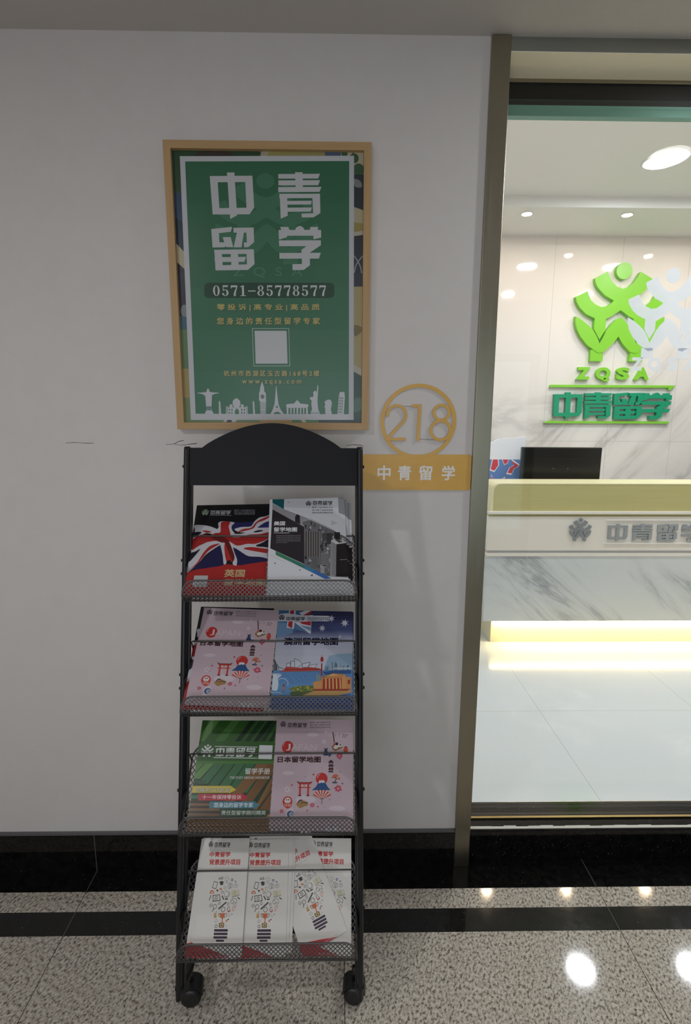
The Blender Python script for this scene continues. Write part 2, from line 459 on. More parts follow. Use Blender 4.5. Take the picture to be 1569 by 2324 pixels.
ART = {}
ART["UK"] = """b 19 19 22
p 148 36 35 -1030 0 -1030 711 -1006 708 -895 744 -782 781 -667 807 -528 834 -318 884 -100 924 66 908 219 886 374 900 531 928 696 964 860 1000 1025 1106 1030 1104 1030 0
p 27 26 63 -985 746 -975 766 -944 794 -899 831 -848 874 -799 921 -749 976 -694 1038 -635 1107 -576 1174 -520 1238 -462 1307 -402 1381 -345 1452 -291 1503 -247 1522 -211 1501 -185 1447 -163 1375 -145 1298 -129 1229 -108 1163 -83 1092 -65 1024 -62 962 -82 913 -134 881 -211 858 -302 845 -394 834 -474 823 -542 811 -608 802 -670 795 -728 788 -782 781 -835 771 -890 757 -937 745 -971 740
p 27 26 63 62 1473 101 1458 167 1414 245 1357 322 1301 383 1257 420 1230 442 1210 461 1193 494 1177 550 1161 646 1143 774 1125 909 1109 1030 1092 1030 976 994 971 918 960 841 951 775 942 722 934 673 926 627 919 580 913 532 908 476 899 416 885 356 875 302 876 261 895 235 939 222 1004 213 1079 205 1154 191 1221 161 1283 122 1349 84 1409 61 1454
p 34 32 78 -1 2208 38 2224 93 2228 159 2227 228 2223 292 2223 360 2228 434 2236 505 2242 566 2244 606 2238 623 2219 625 2191 612 2161 589 2130 559 2106 514 2089 455 2078 389 2067 324 2058 269 2047 225 2033 185 2019 150 2005 119 1994 92 1985 67 1978 48 1971 32 1968 19 1972 9 1987 -3 2021 -14 2069 -22 2123 -20 2173
p 40 39 98 696 1961 695 1975 707 1997 729 2025 755 2053 781 2079 808 2102 838 2124 872 2146 906 2168 941 2186 979 2206 1022 2229 1030 2233 1030 1983 980 1986 926 1989 878 1988 834 1981 788 1971 747 1961 715 1957
p 178 176 181 -1005 2153 -973 2166 -926 2169 -871 2166 -815 2161 -767 2154 -727 2149 -689 2142 -652 2134 -616 2123 -579 2111 -540 2095 -498 2076 -458 2056 -420 2036 -387 2018 -358 2003 -332 1991 -311 1978 -290 1965 -270 1950 -247 1933 -219 1913 -196 1893 -183 1875 -190 1862 -219 1853 -268 1847 -327 1845 -388 1844 -442 1846 -489 1854 -535 1869 -579 1883 -623 1894 -665 1895 -705 1884 -744 1864 -781 1840 -817 1815 -851 1791 -886 1768 -921 1741 -952 1716 -980 1696 -1001 1688 -1014 1691 -1021 1704 -1023 1724 -1023 1748 -1021 1774 -1016 1805 -1006 1844 -996 1885 -986 1927 -982 1968 -986 2008 -999 2051 -1011 2092 -1016 2128
p 23 21 33 -991 1924 -960 1936 -915 1941 -865 1942 -821 1937 -796 1930 -790 1919 -799 1902 -815 1882 -837 1863 -858 1846 -883 1826 -912 1805 -944 1786 -971 1773 -990 1774 -1002 1791 -1010 1824 -1011 1863 -1006 1899
p 148 36 35 -782 1974 -777 1979 -759 1982 -732 1982 -702 1981 -674 1977 -642 1971 -603 1963 -565 1952 -537 1943 -524 1934 -531 1927 -553 1917 -584 1909 -618 1905 -648 1905 -677 1913 -712 1928 -746 1946 -771 1962
p 178 176 181 -51 1945 -37 1943 -11 1924 23 1897 62 1870 102 1855 147 1849 198 1848 252 1849 306 1857 356 1871 399 1894 441 1926 481 1962 522 1995 564 2018 609 2030 653 2036 700 2037 749 2035 802 2034 866 2035 940 2037 1014 2035 1030 2034 1030 1836 987 1837 927 1839 868 1836 806 1831 740 1825 672 1818 604 1810 542 1801 485 1790 431 1776 378 1762 326 1751 275 1743 220 1739 162 1737 107 1738 59 1745 20 1760 -10 1791 -32 1835 -48 1883 -54 1923
p 178 176 181 91 1996 101 2013 131 2030 173 2045 221 2058 268 2069 317 2073 372 2073 429 2070 481 2073 523 2085 553 2108 573 2142 589 2179 604 2216 623 2248 646 2277 668 2303 693 2329 719 2350 746 2368 775 2382 808 2390 841 2396 876 2401 911 2409 952 2424 996 2443 1030 2457 1030 2252 1023 2248 976 2229 928 2210 886 2187 848 2159 810 2128 774 2096 741 2065 710 2036 685 2011 667 1987 648 1966 624 1946 588 1930 537 1916 474 1904 404 1895 338 1891 281 1894 230 1906 179 1926 135 1950 103 1975
p 148 36 35 171 1896 181 1909 207 1931 245 1957 288 1983 328 2002 368 2013 414 2017 462 2021 507 2029 544 2044 574 2072 598 2106 619 2145 639 2182 662 2214 687 2239 709 2260 735 2281 765 2300 804 2322 862 2352 936 2388 1011 2422 1030 2430 1030 2382 1017 2371 964 2330 916 2297 874 2274 827 2254 780 2236 737 2216 701 2191 676 2159 660 2122 646 2083 629 2047 601 2017 560 1994 508 1976 453 1961 399 1948 350 1936 305 1923 258 1910 215 1899 184 1894
p 23 21 33 609 1897 622 1907 648 1922 683 1938 720 1951 751 1959 783 1959 818 1957 851 1950 874 1942 881 1934 866 1925 834 1914 794 1903 753 1894 719 1888 689 1886 659 1885 632 1887 614 1891
p 178 176 181 -370 2216 -355 2237 -333 2254 -303 2265 -265 2271 -215 2271 -154 2265 -93 2257 -41 2249 0 2242 36 2236 61 2227 76 2215 71 2196 50 2172 25 2147 11 2118 6 2088 6 2055 12 2020 22 1987 42 1954 71 1919 96 1886 105 1855 98 1822 78 1790 46 1763 3 1749 -63 1753 -147 1769 -230 1793 -294 1821 -334 1857 -360 1901 -375 1947 -384 1986 -382 2014 -369 2037 -355 2058 -347 2083 -351 2115 -363 2152 -372 2188
p 178 176 181 -995 1291 -997 1316 -1004 1337 -1008 1356 -1007 1375 -995 1395 -973 1414 -940 1433 -902 1452 -859 1472 -816 1494 -769 1520 -717 1549 -665 1579 -612 1605 -562 1625 -516 1638 -473 1647 -431 1651 -389 1651 -349 1647 -305 1637 -260 1619 -216 1599 -182 1578 -161 1562 -156 1553 -164 1547 -182 1542 -205 1534 -229 1522 -255 1504 -286 1482 -320 1458 -357 1430 -395 1400 -435 1367 -479 1331 -524 1292 -566 1251 -605 1209 -637 1167 -663 1124 -688 1079 -717 1031 -753 980 -805 919 -868 848 -931 778 -988 718 -1029 679 -1030 937 -1029 946 -1023 986 -1017 1024 -1010 1059 -1005 1093 -1000 1128 -998 1162 -996 1197 -995 1231 -995 1263
p 23 21 33 -1004 1260 -987 1284 -964 1299 -937 1307 -909 1315 -884 1325 -856 1343 -825 1368 -795 1389 -773 1400 -765 1397 -774 1372 -796 1331 -825 1281 -856 1229 -884 1186 -911 1143 -942 1095 -971 1052 -995 1024 -1012 1016 -1021 1041 -1024 1092 -1021 1155 -1015 1216
p 148 36 35 -1030 730 -1030 739 -990 775 -930 830 -869 892 -820 951 -784 1013 -753 1083 -724 1154 -696 1223 -666 1283 -637 1334 -608 1380 -579 1422 -548 1457 -511 1487 -460 1513 -396 1535 -332 1550 -285 1555 -267 1548 -289 1525 -342 1486 -410 1438 -477 1389 -531 1341 -568 1296 -601 1248 -629 1201 -655 1153 -681 1109 -705 1070 -724 1032 -744 995 -767 959 -799 921 -849 874 -913 820 -979 769 -1029 731
p 178 176 181 -22 1618 1 1610 43 1584 95 1550 151 1519 204 1501 255 1500 308 1508 362 1522 417 1534 470 1543 523 1545 576 1542 628 1540 678 1540 721 1546 758 1556 788 1571 815 1589 845 1610 879 1633 923 1664 975 1703 1028 1741 1030 1627 960 1592 861 1543 776 1500 726 1468 718 1448 734 1436 769 1431 813 1427 854 1423 901 1420 958 1423 1017 1425 1030 1424 1030 1058 974 1078 913 1098 853 1112 794 1120 730 1124 665 1126 604 1131 551 1140 509 1155 475 1173 445 1192 416 1214 384 1237 350 1261 316 1288 280 1316 246 1341 214 1365 185 1384 157 1399 132 1413 106 1430 82 1451 54 1484 22 1526 -6 1568 -23 1602
p 148 36 35 393 1371 385 1387 407 1401 450 1413 501 1421 550 1426 599 1425 657 1418 718 1409 779 1398 838 1387 898 1377 962 1367 1021 1355 1030 1353 1030 1218 1018 1219 953 1232 883 1248 810 1264 725 1282 624 1305 524 1329 441 1352
p 23 21 33 708 1468 718 1483 749 1499 792 1517 840 1537 882 1559 926 1589 975 1629 1024 1666 1030 1669 1030 1394 998 1400 951 1412 908 1421 862 1427 810 1436 762 1445 725 1455
p 148 36 35 -1001 1688 -968 1744 -920 1791 -863 1827 -804 1850 -741 1855 -671 1843 -604 1827 -548 1823 -508 1834 -481 1852 -456 1873 -428 1889 -390 1894 -348 1892 -311 1896 -285 1919 -280 1968 -287 2040 -297 2113 -301 2170 -297 2207 -292 2233 -279 2250 -255 2262 -210 2268 -148 2265 -89 2257 -50 2242 -42 2219 -53 2188 -68 2154 -76 2120 -73 2088 -65 2055 -56 2022 -46 1989 -36 1954 -26 1921 -17 1888 -7 1858 -4 1829 -5 1802 0 1778 23 1760 71 1749 137 1743 208 1742 274 1748 331 1760 386 1782 442 1804 505 1819 577 1825 655 1827 735 1828 813 1834 898 1853 986 1878 1030 1891 1030 1684 1015 1672 968 1641 911 1609 843 1575 771 1546 704 1525 645 1518 588 1521 530 1526 470 1526 406 1513 338 1492 270 1477 205 1475 144 1501 84 1543 28 1587 -22 1612 -60 1610 -89 1591 -117 1570 -152 1562 -197 1574 -247 1599 -298 1623 -348 1639 -394 1642 -438 1638 -482 1630 -526 1622 -570 1613 -614 1602 -657 1590 -700 1572 -742 1546 -785 1514 -826 1482 -865 1454 -902 1422 -938 1389 -971 1369 -994 1378 -1008 1431 -1017 1517 -1016 1611
p 98 24 24 -505 1762 -494 1785 -465 1808 -424 1829 -378 1841 -332 1840 -281 1818 -221 1783 -160 1739 -105 1698 -62 1666 -34 1645 -13 1631 0 1619 3 1609 -3 1601 -20 1591 -49 1583 -86 1576 -125 1572 -162 1573 -197 1579 -235 1590 -274 1604 -313 1620 -348 1639 -387 1661 -429 1686 -467 1713 -495 1740
p 178 176 181 -244 1501 -256 1530 -266 1544 -273 1549 -268 1554 -249 1564 -220 1574 -186 1581 -155 1580 -134 1566 -124 1534 -121 1488 -120 1434 -120 1380 -118 1331 -111 1288 -103 1245 -94 1204 -85 1163 -76 1125 -64 1087 -51 1050 -39 1013 -31 982 -30 958 -37 937 -51 919 -68 907 -85 905 -100 920 -111 953 -120 1002 -129 1062 -140 1127 -152 1188 -168 1251 -189 1322 -210 1393 -230 1454
p 178 176 181 -25 1612 -16 1613 6 1596 33 1569 61 1535 82 1504 94 1474 102 1441 108 1406 116 1367 128 1325 146 1278 169 1223 193 1168 213 1117 229 1077 238 1050 243 1030 245 1016 246 1003 245 985 246 960 245 930 243 901 238 878 228 866 212 864 189 870 165 883 143 903 131 928 130 960 139 1000 152 1045 162 1092 162 1139 152 1188 134 1238 113 1290 91 1340 70 1390 48 1441 23 1496 -1 1547 -19 1589
p 155 39 36 -135 1520 -124 1552 -107 1581 -86 1602 -62 1610 -39 1601 -14 1572 14 1522 42 1463 68 1402 91 1347 112 1299 133 1250 149 1203 161 1158 167 1119 163 1082 152 1047 136 1016 119 992 105 979 94 980 83 993 72 1012 60 1030 47 1041 31 1039 13 1027 -5 1014 -23 1011 -39 1022 -54 1055 -69 1102 -83 1157 -95 1216 -106 1269 -117 1321 -126 1377 -134 1432 -138 1480
p 90 22 22 -125 1562 -119 1589 -104 1611 -80 1623 -54 1624 -31 1610 -6 1577 18 1525 45 1464 69 1403 91 1347 112 1298 131 1248 147 1201 160 1157 167 1119 167 1081 162 1042 152 1011 137 994 121 998 100 1034 74 1094 45 1167 14 1243 -12 1309 -40 1365 -68 1423 -96 1478 -116 1524
g 150 164 139 -766 2588 196 213 -14
n 158 158 158 -344 2559 570 114 -14
l 145 145 145 13 -655 2637 -46 2623
l 145 145 145 13 -638 2486 -33 2464
t 135 135 138 321 2626 576 51 -13 0 留学一站式服务平台
t 135 135 138 326 2564 575 50 -13 0 浙江省十佳留学机构
t 135 135 138 330 2502 574 50 -13 0 您身边的责任型留学专家
t 169 150 110 208 643 530 227 -15 30 英国
t 169 150 110 484 373 1066 198 -15 30 留学地图
p 170 169 170 -826 601 -470 593 -472 266 -836 274"""
ART["US"] = """b 194 194 198
p 22 80 84 -964 2860 -636 2860 -643 2533 -961 2745
p 180 180 184 -624 2860 487 2860 873 2835 853 2531 83 2539 -622 2597
p 131 131 135 866 2860 1040 2860 1040 2275 864 2361
p 138 136 140 -961 2727 -639 2532 4 2223 618 1859 1040 1600 1040 431 488 485 -97 837 -89 1957 -957 2539
p 40 38 40 -335 2278 -288 2365 -206 2316 -194 2039 -334 2121
p 96 94 98 -142 2104 4 2150 114 2156 618 1859 1040 1592 1040 431 488 485 -94 837 -85 1953
p 144 143 144 654 893 710 890 705 780 650 783
p 39 37 39 700 1224 757 1222 755 1123 696 1125
p 39 37 39 675 647 698 646 697 575 673 576
p 83 81 83 393 1933 410 1933 409 1833 391 1833
p 144 143 144 558 996 586 995 582 884 554 885
p 26 24 26 892 1128 939 1126 935 1033 888 1035
p 83 81 83 282 789 323 787 322 727 281 729
p 144 143 144 502 1806 520 1805 516 1688 498 1689
p 83 81 83 353 1438 398 1437 397 1367 352 1369
p 61 59 61 471 1139 527 1137 526 1072 470 1074
p 114 112 114 630 622 664 621 660 515 626 516
p 144 143 144 31 1005 63 1002 62 903 29 905
p 26 24 26 97 996 162 994 161 946 97 949
p 144 143 144 19 1138 81 1136 80 1099 18 1101
p 26 24 26 615 764 655 762 652 694 613 696
p 26 24 26 998 1399 1025 1398 1022 1332 996 1333
p 171 169 171 945 1594 969 1593 963 1473 939 1474
p 61 59 61 125 1259 189 1257 188 1165 124 1167
p 83 81 83 503 1617 526 1616 525 1568 503 1569
p 171 169 171 901 1214 928 1213 924 1100 897 1101
p 171 169 171 341 1956 360 1956 358 1852 339 1852
p 144 143 144 701 747 732 745 728 634 698 635
p 83 81 83 -63 1226 -33 1225 -33 1135 -63 1136
p 61 59 61 268 1288 319 1286 317 1222 266 1224
p 171 169 171 678 899 736 896 734 833 677 836
p 61 59 61 335 1870 374 1868 373 1814 334 1816
p 83 81 83 415 1098 478 1095 476 1018 413 1021
p 26 24 26 282 1203 342 1201 341 1144 281 1146
p 171 169 171 154 1156 202 1154 202 1104 154 1106
p 39 37 39 733 1064 753 1063 752 990 732 991
p 144 143 144 497 1203 535 1201 533 1137 495 1139
p 26 24 26 648 1131 678 1130 674 1021 645 1022
p 61 59 61 742 1195 806 1193 803 1113 739 1115
p 61 59 61 36 1226 70 1224 70 1141 35 1143
p 61 59 61 905 1394 962 1392 959 1303 901 1305
p 39 37 39 496 1838 518 1837 516 1759 494 1760
p 61 59 61 385 1564 422 1563 420 1482 383 1483
p 39 37 39 653 662 689 661 686 593 651 594
p 171 169 171 513 1312 565 1310 563 1243 511 1244
p 83 81 83 1006 1108 1036 1107 1032 992 1001 993
p 83 81 83 392 1316 438 1314 436 1258 391 1260
p 171 169 171 687 1107 740 1105 739 1061 685 1063
p 144 143 144 78 1647 110 1646 109 1558 78 1559
p 114 112 114 557 1335 593 1333 590 1236 554 1238
p 26 24 26 93 2111 120 2110 118 2013 91 2014
p 83 81 83 979 1189 997 1189 994 1090 975 1090
p 171 169 171 623 977 687 974 684 887 621 890
p 39 37 39 1019 1444 1040 1443 1040 1336 1014 1337
p 26 24 26 998 1317 1040 1315 1040 1254 995 1256
p 61 59 61 755 1378 787 1377 784 1276 752 1277
p 61 59 61 94 1329 139 1328 138 1252 93 1253
p 144 143 144 568 1396 613 1394 611 1356 568 1357
p 26 24 26 189 790 244 788 243 701 188 703
p 83 81 83 323 1400 345 1399 343 1330 321 1331
p 114 112 114 100 1120 138 1119 137 1071 99 1072
p 61 59 61 176 1204 226 1202 225 1106 175 1108
p 39 37 39 -9 1179 45 1177 44 1071 -10 1073
p 61 59 61 -59 1968 -28 1967 -29 1887 -60 1889
p 114 112 114 593 995 625 994 621 883 589 884
p 171 169 171 676 1656 703 1655 701 1597 675 1598
p 61 59 61 468 1459 493 1458 492 1421 468 1422
p 114 112 114 23 1033 45 1032 44 987 22 988
p 26 24 26 469 1458 509 1457 507 1341 466 1342
p 61 59 61 87 1097 123 1096 122 1042 87 1043
p 144 143 144 1018 936 1040 935 1040 870 1015 871
p 171 169 171 904 1030 961 1028 958 958 902 960
p 39 37 39 150 2007 162 2006 161 1953 149 1954
p 83 81 83 -75 1350 -14 1348 -15 1260 -76 1263
p 26 24 26 310 1348 338 1347 336 1257 309 1258
p 61 59 61 375 1469 436 1466 435 1417 374 1420
p 144 143 144 476 1702 516 1700 514 1661 475 1663
p 144 143 144 -42 1737 -29 1736 -30 1666 -43 1667
p 144 143 144 365 1588 389 1587 388 1527 363 1528
p 61 59 61 185 2038 213 2037 212 1937 184 1938
p 26 24 26 -63 2019 -29 2018 -29 1946 -63 1947
p 26 24 26 1028 918 1040 918 1040 817 1023 818
p 26 24 26 137 1280 175 1278 173 1199 136 1201
p 39 37 39 1008 803 1030 802 1024 689 1002 690
p 114 112 114 619 717 647 716 646 680 618 681
p 39 37 39 352 1409 408 1406 406 1327 351 1329
p 171 169 171 765 625 797 624 794 554 762 556
p 114 112 114 869 1649 891 1648 889 1600 867 1601
p 114 112 114 27 1711 40 1711 39 1638 26 1638
p 144 143 144 730 1633 755 1632 754 1575 729 1576
p 83 81 83 168 1638 189 1637 188 1593 167 1594
p 61 59 61 849 1459 905 1457 903 1421 847 1424
p 171 169 171 689 864 735 862 732 792 687 794
p 83 81 83 727 829 746 828 745 790 726 791
p 26 24 26 234 801 270 799 268 754 232 756
p 26 24 26 301 1878 326 1877 325 1813 300 1814
p 26 24 26 -5 884 40 882 40 846 -5 848
p 39 37 39 167 1521 193 1520 192 1432 166 1433
p 26 24 26 773 1355 837 1353 833 1252 769 1254
p 39 37 39 323 1374 352 1373 351 1287 321 1289
p 83 81 83 438 862 501 859 499 782 436 785
p 61 59 61 482 684 518 683 517 632 481 633
p 171 169 171 916 1582 942 1581 938 1480 913 1481
p 171 169 171 216 1529 246 1528 244 1410 213 1411
p 83 81 83 100 1718 122 1718 121 1674 99 1674
p 171 169 171 38 954 99 952 98 901 37 903
p 26 24 26 825 1304 866 1303 863 1223 822 1224
p 114 112 114 886 1464 905 1463 902 1384 883 1385
p 114 112 114 648 783 667 782 663 694 644 695
p 83 81 83 300 1476 341 1474 339 1380 297 1382
p 114 112 114 448 829 493 828 490 720 445 721
p 114 112 114 720 1213 777 1211 775 1146 718 1148
p 114 112 114 287 1527 344 1525 341 1411 284 1413
p 39 37 39 668 1746 693 1745 689 1633 664 1634
p 144 143 144 321 837 359 836 357 725 319 726
p 144 143 144 402 1807 431 1806 428 1692 398 1693
p 114 112 114 661 1456 684 1455 682 1362 658 1363
p 61 59 61 716 519 746 518 745 477 716 478
p 39 37 39 296 1663 324 1662 322 1550 294 1551
p 114 112 114 17 1437 44 1436 43 1346 16 1347
p 83 81 83 582 759 642 757 639 665 579 667
p 83 81 83 199 1318 247 1316 246 1261 199 1262
p 26 24 26 255 1122 319 1120 318 1070 254 1072
p 83 81 83 106 1624 133 1623 132 1540 105 1541
p 144 143 144 148 1143 197 1141 195 1050 146 1052
p 39 37 39 16 1803 40 1802 40 1732 16 1733
p 26 24 26 981 1078 1037 1076 1032 973 976 975
p 114 112 114 163 1851 177 1851 176 1801 162 1801
p 171 169 171 826 1148 865 1147 862 1085 823 1086
p 144 143 144 868 929 930 927 925 815 863 817
p 39 37 39 935 684 970 682 965 583 930 585
p 144 143 144 173 1494 213 1493 212 1400 172 1401
p 83 81 83 -71 1493 -36 1491 -37 1393 -72 1395
p 83 81 83 816 918 848 917 846 873 814 874
p 26 24 26 37 1933 59 1933 58 1815 36 1816
p 26 24 26 224 1357 260 1356 259 1277 222 1278
p 114 112 114 504 716 566 714 563 627 502 629
p 83 81 83 402 698 458 696 456 590 399 592
p 61 59 61 295 1790 330 1789 329 1746 294 1747
p 61 59 61 185 1418 216 1417 214 1342 183 1343
p 26 24 26 -75 1091 -20 1089 -21 993 -76 995
p 39 37 39 14 1490 76 1487 75 1377 13 1380
p 83 81 83 682 883 724 882 722 822 681 823
p 26 24 26 92 1722 129 1720 128 1604 91 1606
p 144 143 144 713 1539 742 1538 739 1477 710 1478
p 61 59 61 599 1625 613 1625 611 1555 597 1555
p 39 37 39 364 1321 410 1319 408 1204 362 1206
p 26 24 26 393 1709 423 1708 422 1667 392 1668
p 171 169 171 848 1396 891 1395 887 1309 845 1311
p 61 59 61 279 811 308 810 307 720 278 721
p 26 24 26 846 1174 885 1173 883 1130 844 1131
p 114 112 114 1036 1467 1040 1467 1040 1372 1031 1372
p 144 143 144 1020 501 1040 500 1040 453 1018 454
p 83 81 83 17 1380 71 1378 70 1299 16 1301
p 83 81 83 41 1276 99 1274 97 1208 40 1210
p 39 37 39 92 1536 134 1534 133 1450 91 1452
p 83 81 83 988 1463 1023 1462 1018 1358 983 1359
p 144 143 144 843 886 873 885 869 784 839 785
p 114 112 114 235 1832 268 1831 266 1735 233 1736
p 39 37 39 973 1360 1035 1357 1032 1307 971 1310
p 83 81 83 578 649 613 648 612 604 577 605
p 114 112 114 -30 1159 -7 1158 -7 1064 -31 1065
p 144 143 144 448 1160 492 1158 489 1066 445 1068
p 83 81 83 -3 1009 20 1007 19 967 -3 968
p 144 143 144 285 1249 329 1247 327 1143 283 1145
p 83 81 83 747 1637 769 1636 767 1574 745 1575
p 61 59 61 1001 1316 1027 1315 1025 1262 999 1263
p 26 24 26 295 1111 335 1109 334 1062 294 1063
p 39 37 39 690 1373 733 1371 731 1302 688 1304
p 114 112 114 89 1310 141 1308 140 1236 89 1238
p 39 37 39 503 577 531 576 530 524 502 525
p 26 24 26 412 837 470 835 468 777 411 779
p 83 81 83 159 1412 218 1410 217 1332 158 1334
p 171 169 171 666 1050 730 1048 729 1004 665 1006
p 171 169 171 64 1956 100 1955 99 1893 63 1894
p 61 59 61 670 920 701 919 698 852 668 853
p 171 169 171 989 1564 1009 1563 1005 1500 986 1500
p 83 81 83 33 924 95 922 95 855 31 857
p 61 59 61 431 1726 443 1725 440 1641 428 1642
p 26 24 26 690 985 723 984 722 920 688 921
p 83 81 83 455 1650 482 1649 478 1531 451 1532
p 144 143 144 698 1584 725 1583 721 1480 695 1481
p 83 81 83 530 1628 562 1627 561 1569 528 1570
p 83 81 83 397 952 420 952 418 869 395 869
p 84 80 80 -45 1822 345 1807 327 1032 -52 1047
p 45 42 43 -41 1822 -25 1821 -32 1046 -48 1047
p 145 140 136 -9 1821 7 1820 -1 1045 -17 1045
p 45 42 43 23 1819 39 1819 30 1044 14 1044
p 145 140 136 55 1818 71 1818 61 1042 45 1043
p 45 42 43 86 1817 103 1816 92 1041 76 1042
p 145 140 136 118 1816 135 1815 123 1040 107 1041
p 45 42 43 150 1815 166 1814 154 1039 138 1039
p 145 140 136 182 1813 198 1813 185 1038 169 1038
p 45 42 43 214 1812 230 1812 216 1036 200 1037
p 145 140 136 246 1811 262 1810 247 1035 231 1036
p 45 42 43 278 1810 294 1809 278 1034 262 1035
p 145 140 136 310 1808 326 1808 309 1033 293 1034
p 61 57 57 -43 1791 341 1777 341 1768 -44 1783
p 61 57 57 -44 1757 341 1742 341 1734 -44 1749
p 61 57 57 -44 1722 340 1707 340 1699 -44 1714
p 61 57 57 -44 1688 339 1673 339 1665 -45 1680
p 61 57 57 -45 1654 339 1639 339 1631 -45 1645
p 61 57 57 -45 1619 338 1604 338 1596 -45 1611
p 61 57 57 -45 1585 338 1570 337 1562 -45 1577
p 61 57 57 -45 1551 336 1536 336 1528 -46 1543
p 61 57 57 -46 1517 336 1502 336 1494 -46 1509
p 61 57 57 -46 1483 335 1468 335 1460 -46 1475
p 61 57 57 -46 1449 334 1434 334 1426 -47 1441
p 61 57 57 -47 1416 334 1401 334 1393 -47 1408
p 61 57 57 -47 1382 333 1367 332 1359 -47 1374
p 61 57 57 -47 1348 332 1333 332 1325 -48 1340
p 61 57 57 -48 1315 331 1300 331 1292 -48 1307
p 61 57 57 -48 1281 331 1266 331 1258 -48 1273
p 61 57 57 -48 1248 330 1233 329 1225 -48 1240
p 61 57 57 -48 1215 329 1200 329 1192 -49 1207
p 61 57 57 -49 1181 328 1166 329 1159 -49 1174
p 61 57 57 -49 1148 328 1133 327 1125 -49 1140
p 61 57 57 -49 1115 326 1100 327 1092 -50 1107
p 61 57 57 -50 1082 326 1067 326 1059 -50 1074
p 105 105 105 98 1051 257 1045 250 701 93 707
p 52 52 52 108 1039 120 1038 116 717 103 718
p 52 52 52 139 1037 152 1037 147 716 135 716
p 52 52 52 171 1036 184 1036 179 715 166 715
p 52 52 52 203 1035 216 1034 210 713 197 714
p 52 52 52 235 1034 247 1033 241 712 229 713
p 122 122 122 326 1149 551 1141 541 803 318 812
p 61 61 61 337 1137 352 1136 345 822 330 823
p 61 61 61 375 1135 390 1135 382 821 367 822
p 61 61 61 412 1134 427 1133 419 820 405 820
p 61 61 61 450 1133 465 1132 456 818 442 819
p 61 61 61 487 1131 502 1131 494 817 479 817
p 61 61 61 525 1130 540 1129 531 815 516 816
p 162 162 162 330 773 435 769 431 581 326 585
p 80 80 80 337 762 348 761 344 595 334 596
p 80 80 80 364 761 374 760 370 594 360 595
p 80 80 80 390 760 400 759 397 593 386 594
p 80 80 80 416 759 427 758 423 592 412 593
p 61 61 61 515 1750 659 1744 648 1403 505 1409
p 30 30 30 523 1737 535 1737 526 1420 514 1420
p 30 30 30 552 1736 564 1736 554 1419 543 1419
p 30 30 30 581 1735 593 1735 583 1418 572 1418
p 30 30 30 610 1734 622 1733 612 1417 600 1417
p 30 30 30 639 1733 650 1732 640 1415 629 1416
p 78 78 78 398 1754 515 1750 508 1508 391 1512
p 39 39 39 406 1742 418 1741 413 1523 401 1524
p 39 39 39 435 1741 447 1740 442 1522 430 1523
p 39 39 39 465 1739 476 1739 471 1521 459 1522
p 39 39 39 494 1738 506 1738 500 1520 488 1520
p 35 35 35 723 1763 877 1757 869 1535 716 1540
p 17 17 17 735 1750 750 1750 743 1552 728 1552
p 17 17 17 773 1749 789 1748 781 1550 766 1551
p 17 17 17 812 1747 827 1747 819 1549 804 1549
p 17 17 17 850 1746 866 1745 858 1547 842 1548
p 149 147 147 625 1513 768 1399 724 476 575 481
l 52 52 52 13 631 1473 763 1369
l 52 52 52 13 629 1432 762 1329
l 52 52 52 13 628 1390 760 1290
l 52 52 52 13 627 1348 760 1250
l 52 52 52 13 626 1307 758 1211
l 52 52 52 13 624 1265 757 1172
l 52 52 52 13 622 1224 755 1133
l 52 52 52 12 622 1183 754 1094
l 52 52 52 13 620 1142 752 1055
l 52 52 52 13 619 1101 751 1016
l 52 52 52 12 618 1060 749 978
l 52 52 52 12 617 1019 748 939
l 52 52 52 13 615 979 746 901
l 52 52 52 13 613 938 745 862
l 52 52 52 12 613 898 743 824
l 52 52 52 12 611 858 742 786
l 52 52 52 13 610 818 740 748
l 52 52 52 13 608 778 739 710
l 52 52 52 12 608 738 737 672
l 52 52 52 12 606 698 737 634
l 52 52 52 12 605 658 735 597
l 52 52 52 13 603 619 734 559
l 52 52 52 12 603 579 733 522
l 52 52 52 12 601 540 731 484
p 175 173 173 625 1513 735 1564 1040 1458 1040 1428 768 1395
p 52 52 54 716 1540 779 1558 938 1462 838 1440
p 17 15 17 768 1395 1040 1420 1040 456 724 476
l 61 56 56 5 774 1358 1040 1382
l 61 56 56 5 772 1314 1040 1338
l 61 56 56 5 770 1271 1040 1295
l 61 56 56 5 769 1228 1040 1251
l 61 56 56 5 767 1185 1040 1208
l 61 56 56 5 765 1142 1040 1165
l 61 56 56 5 764 1099 1040 1122
l 61 56 56 5 762 1057 1040 1079
l 61 56 56 5 761 1014 1040 1036
l 61 56 56 5 760 972 1040 994
l 61 56 56 5 758 929 1040 951
l 61 56 56 5 757 887 1040 909
l 61 56 56 5 755 845 1040 866
l 61 56 56 5 753 803 1040 824
l 61 56 56 5 752 761 1040 782
l 61 56 56 5 750 719 1040 740
l 61 56 56 5 749 678 1040 699
l 61 56 56 5 747 636 1040 657
l 61 56 56 5 745 595 1040 615
l 61 56 56 5 744 553 1040 575
p 193 184 166 845 945 861 945 860 931 844 931
p 193 184 166 873 946 889 946 888 932 872 932
p 193 184 166 901 947 917 946 916 933 900 933
p 193 184 166 930 947 945 946 945 933 929 934
p 193 184 166 958 948 974 947 974 934 958 935
p 193 184 166 986 949 1002 948 1002 935 986 936
p 193 184 166 1014 950 1030 949 1030 936 1014 937
l 52 50 52 9 78 2211 654 1857 1040 1542
p 194 194 198 96 2224 620 1910 1040 1659 1040 2254 669 2304
p 40 35 42 -957 2539 -89 1957 -93 851 -990 1343
p 194 194 198 -990 1343 -847 1258 -845 1136 315 491 322 33 -1037 87
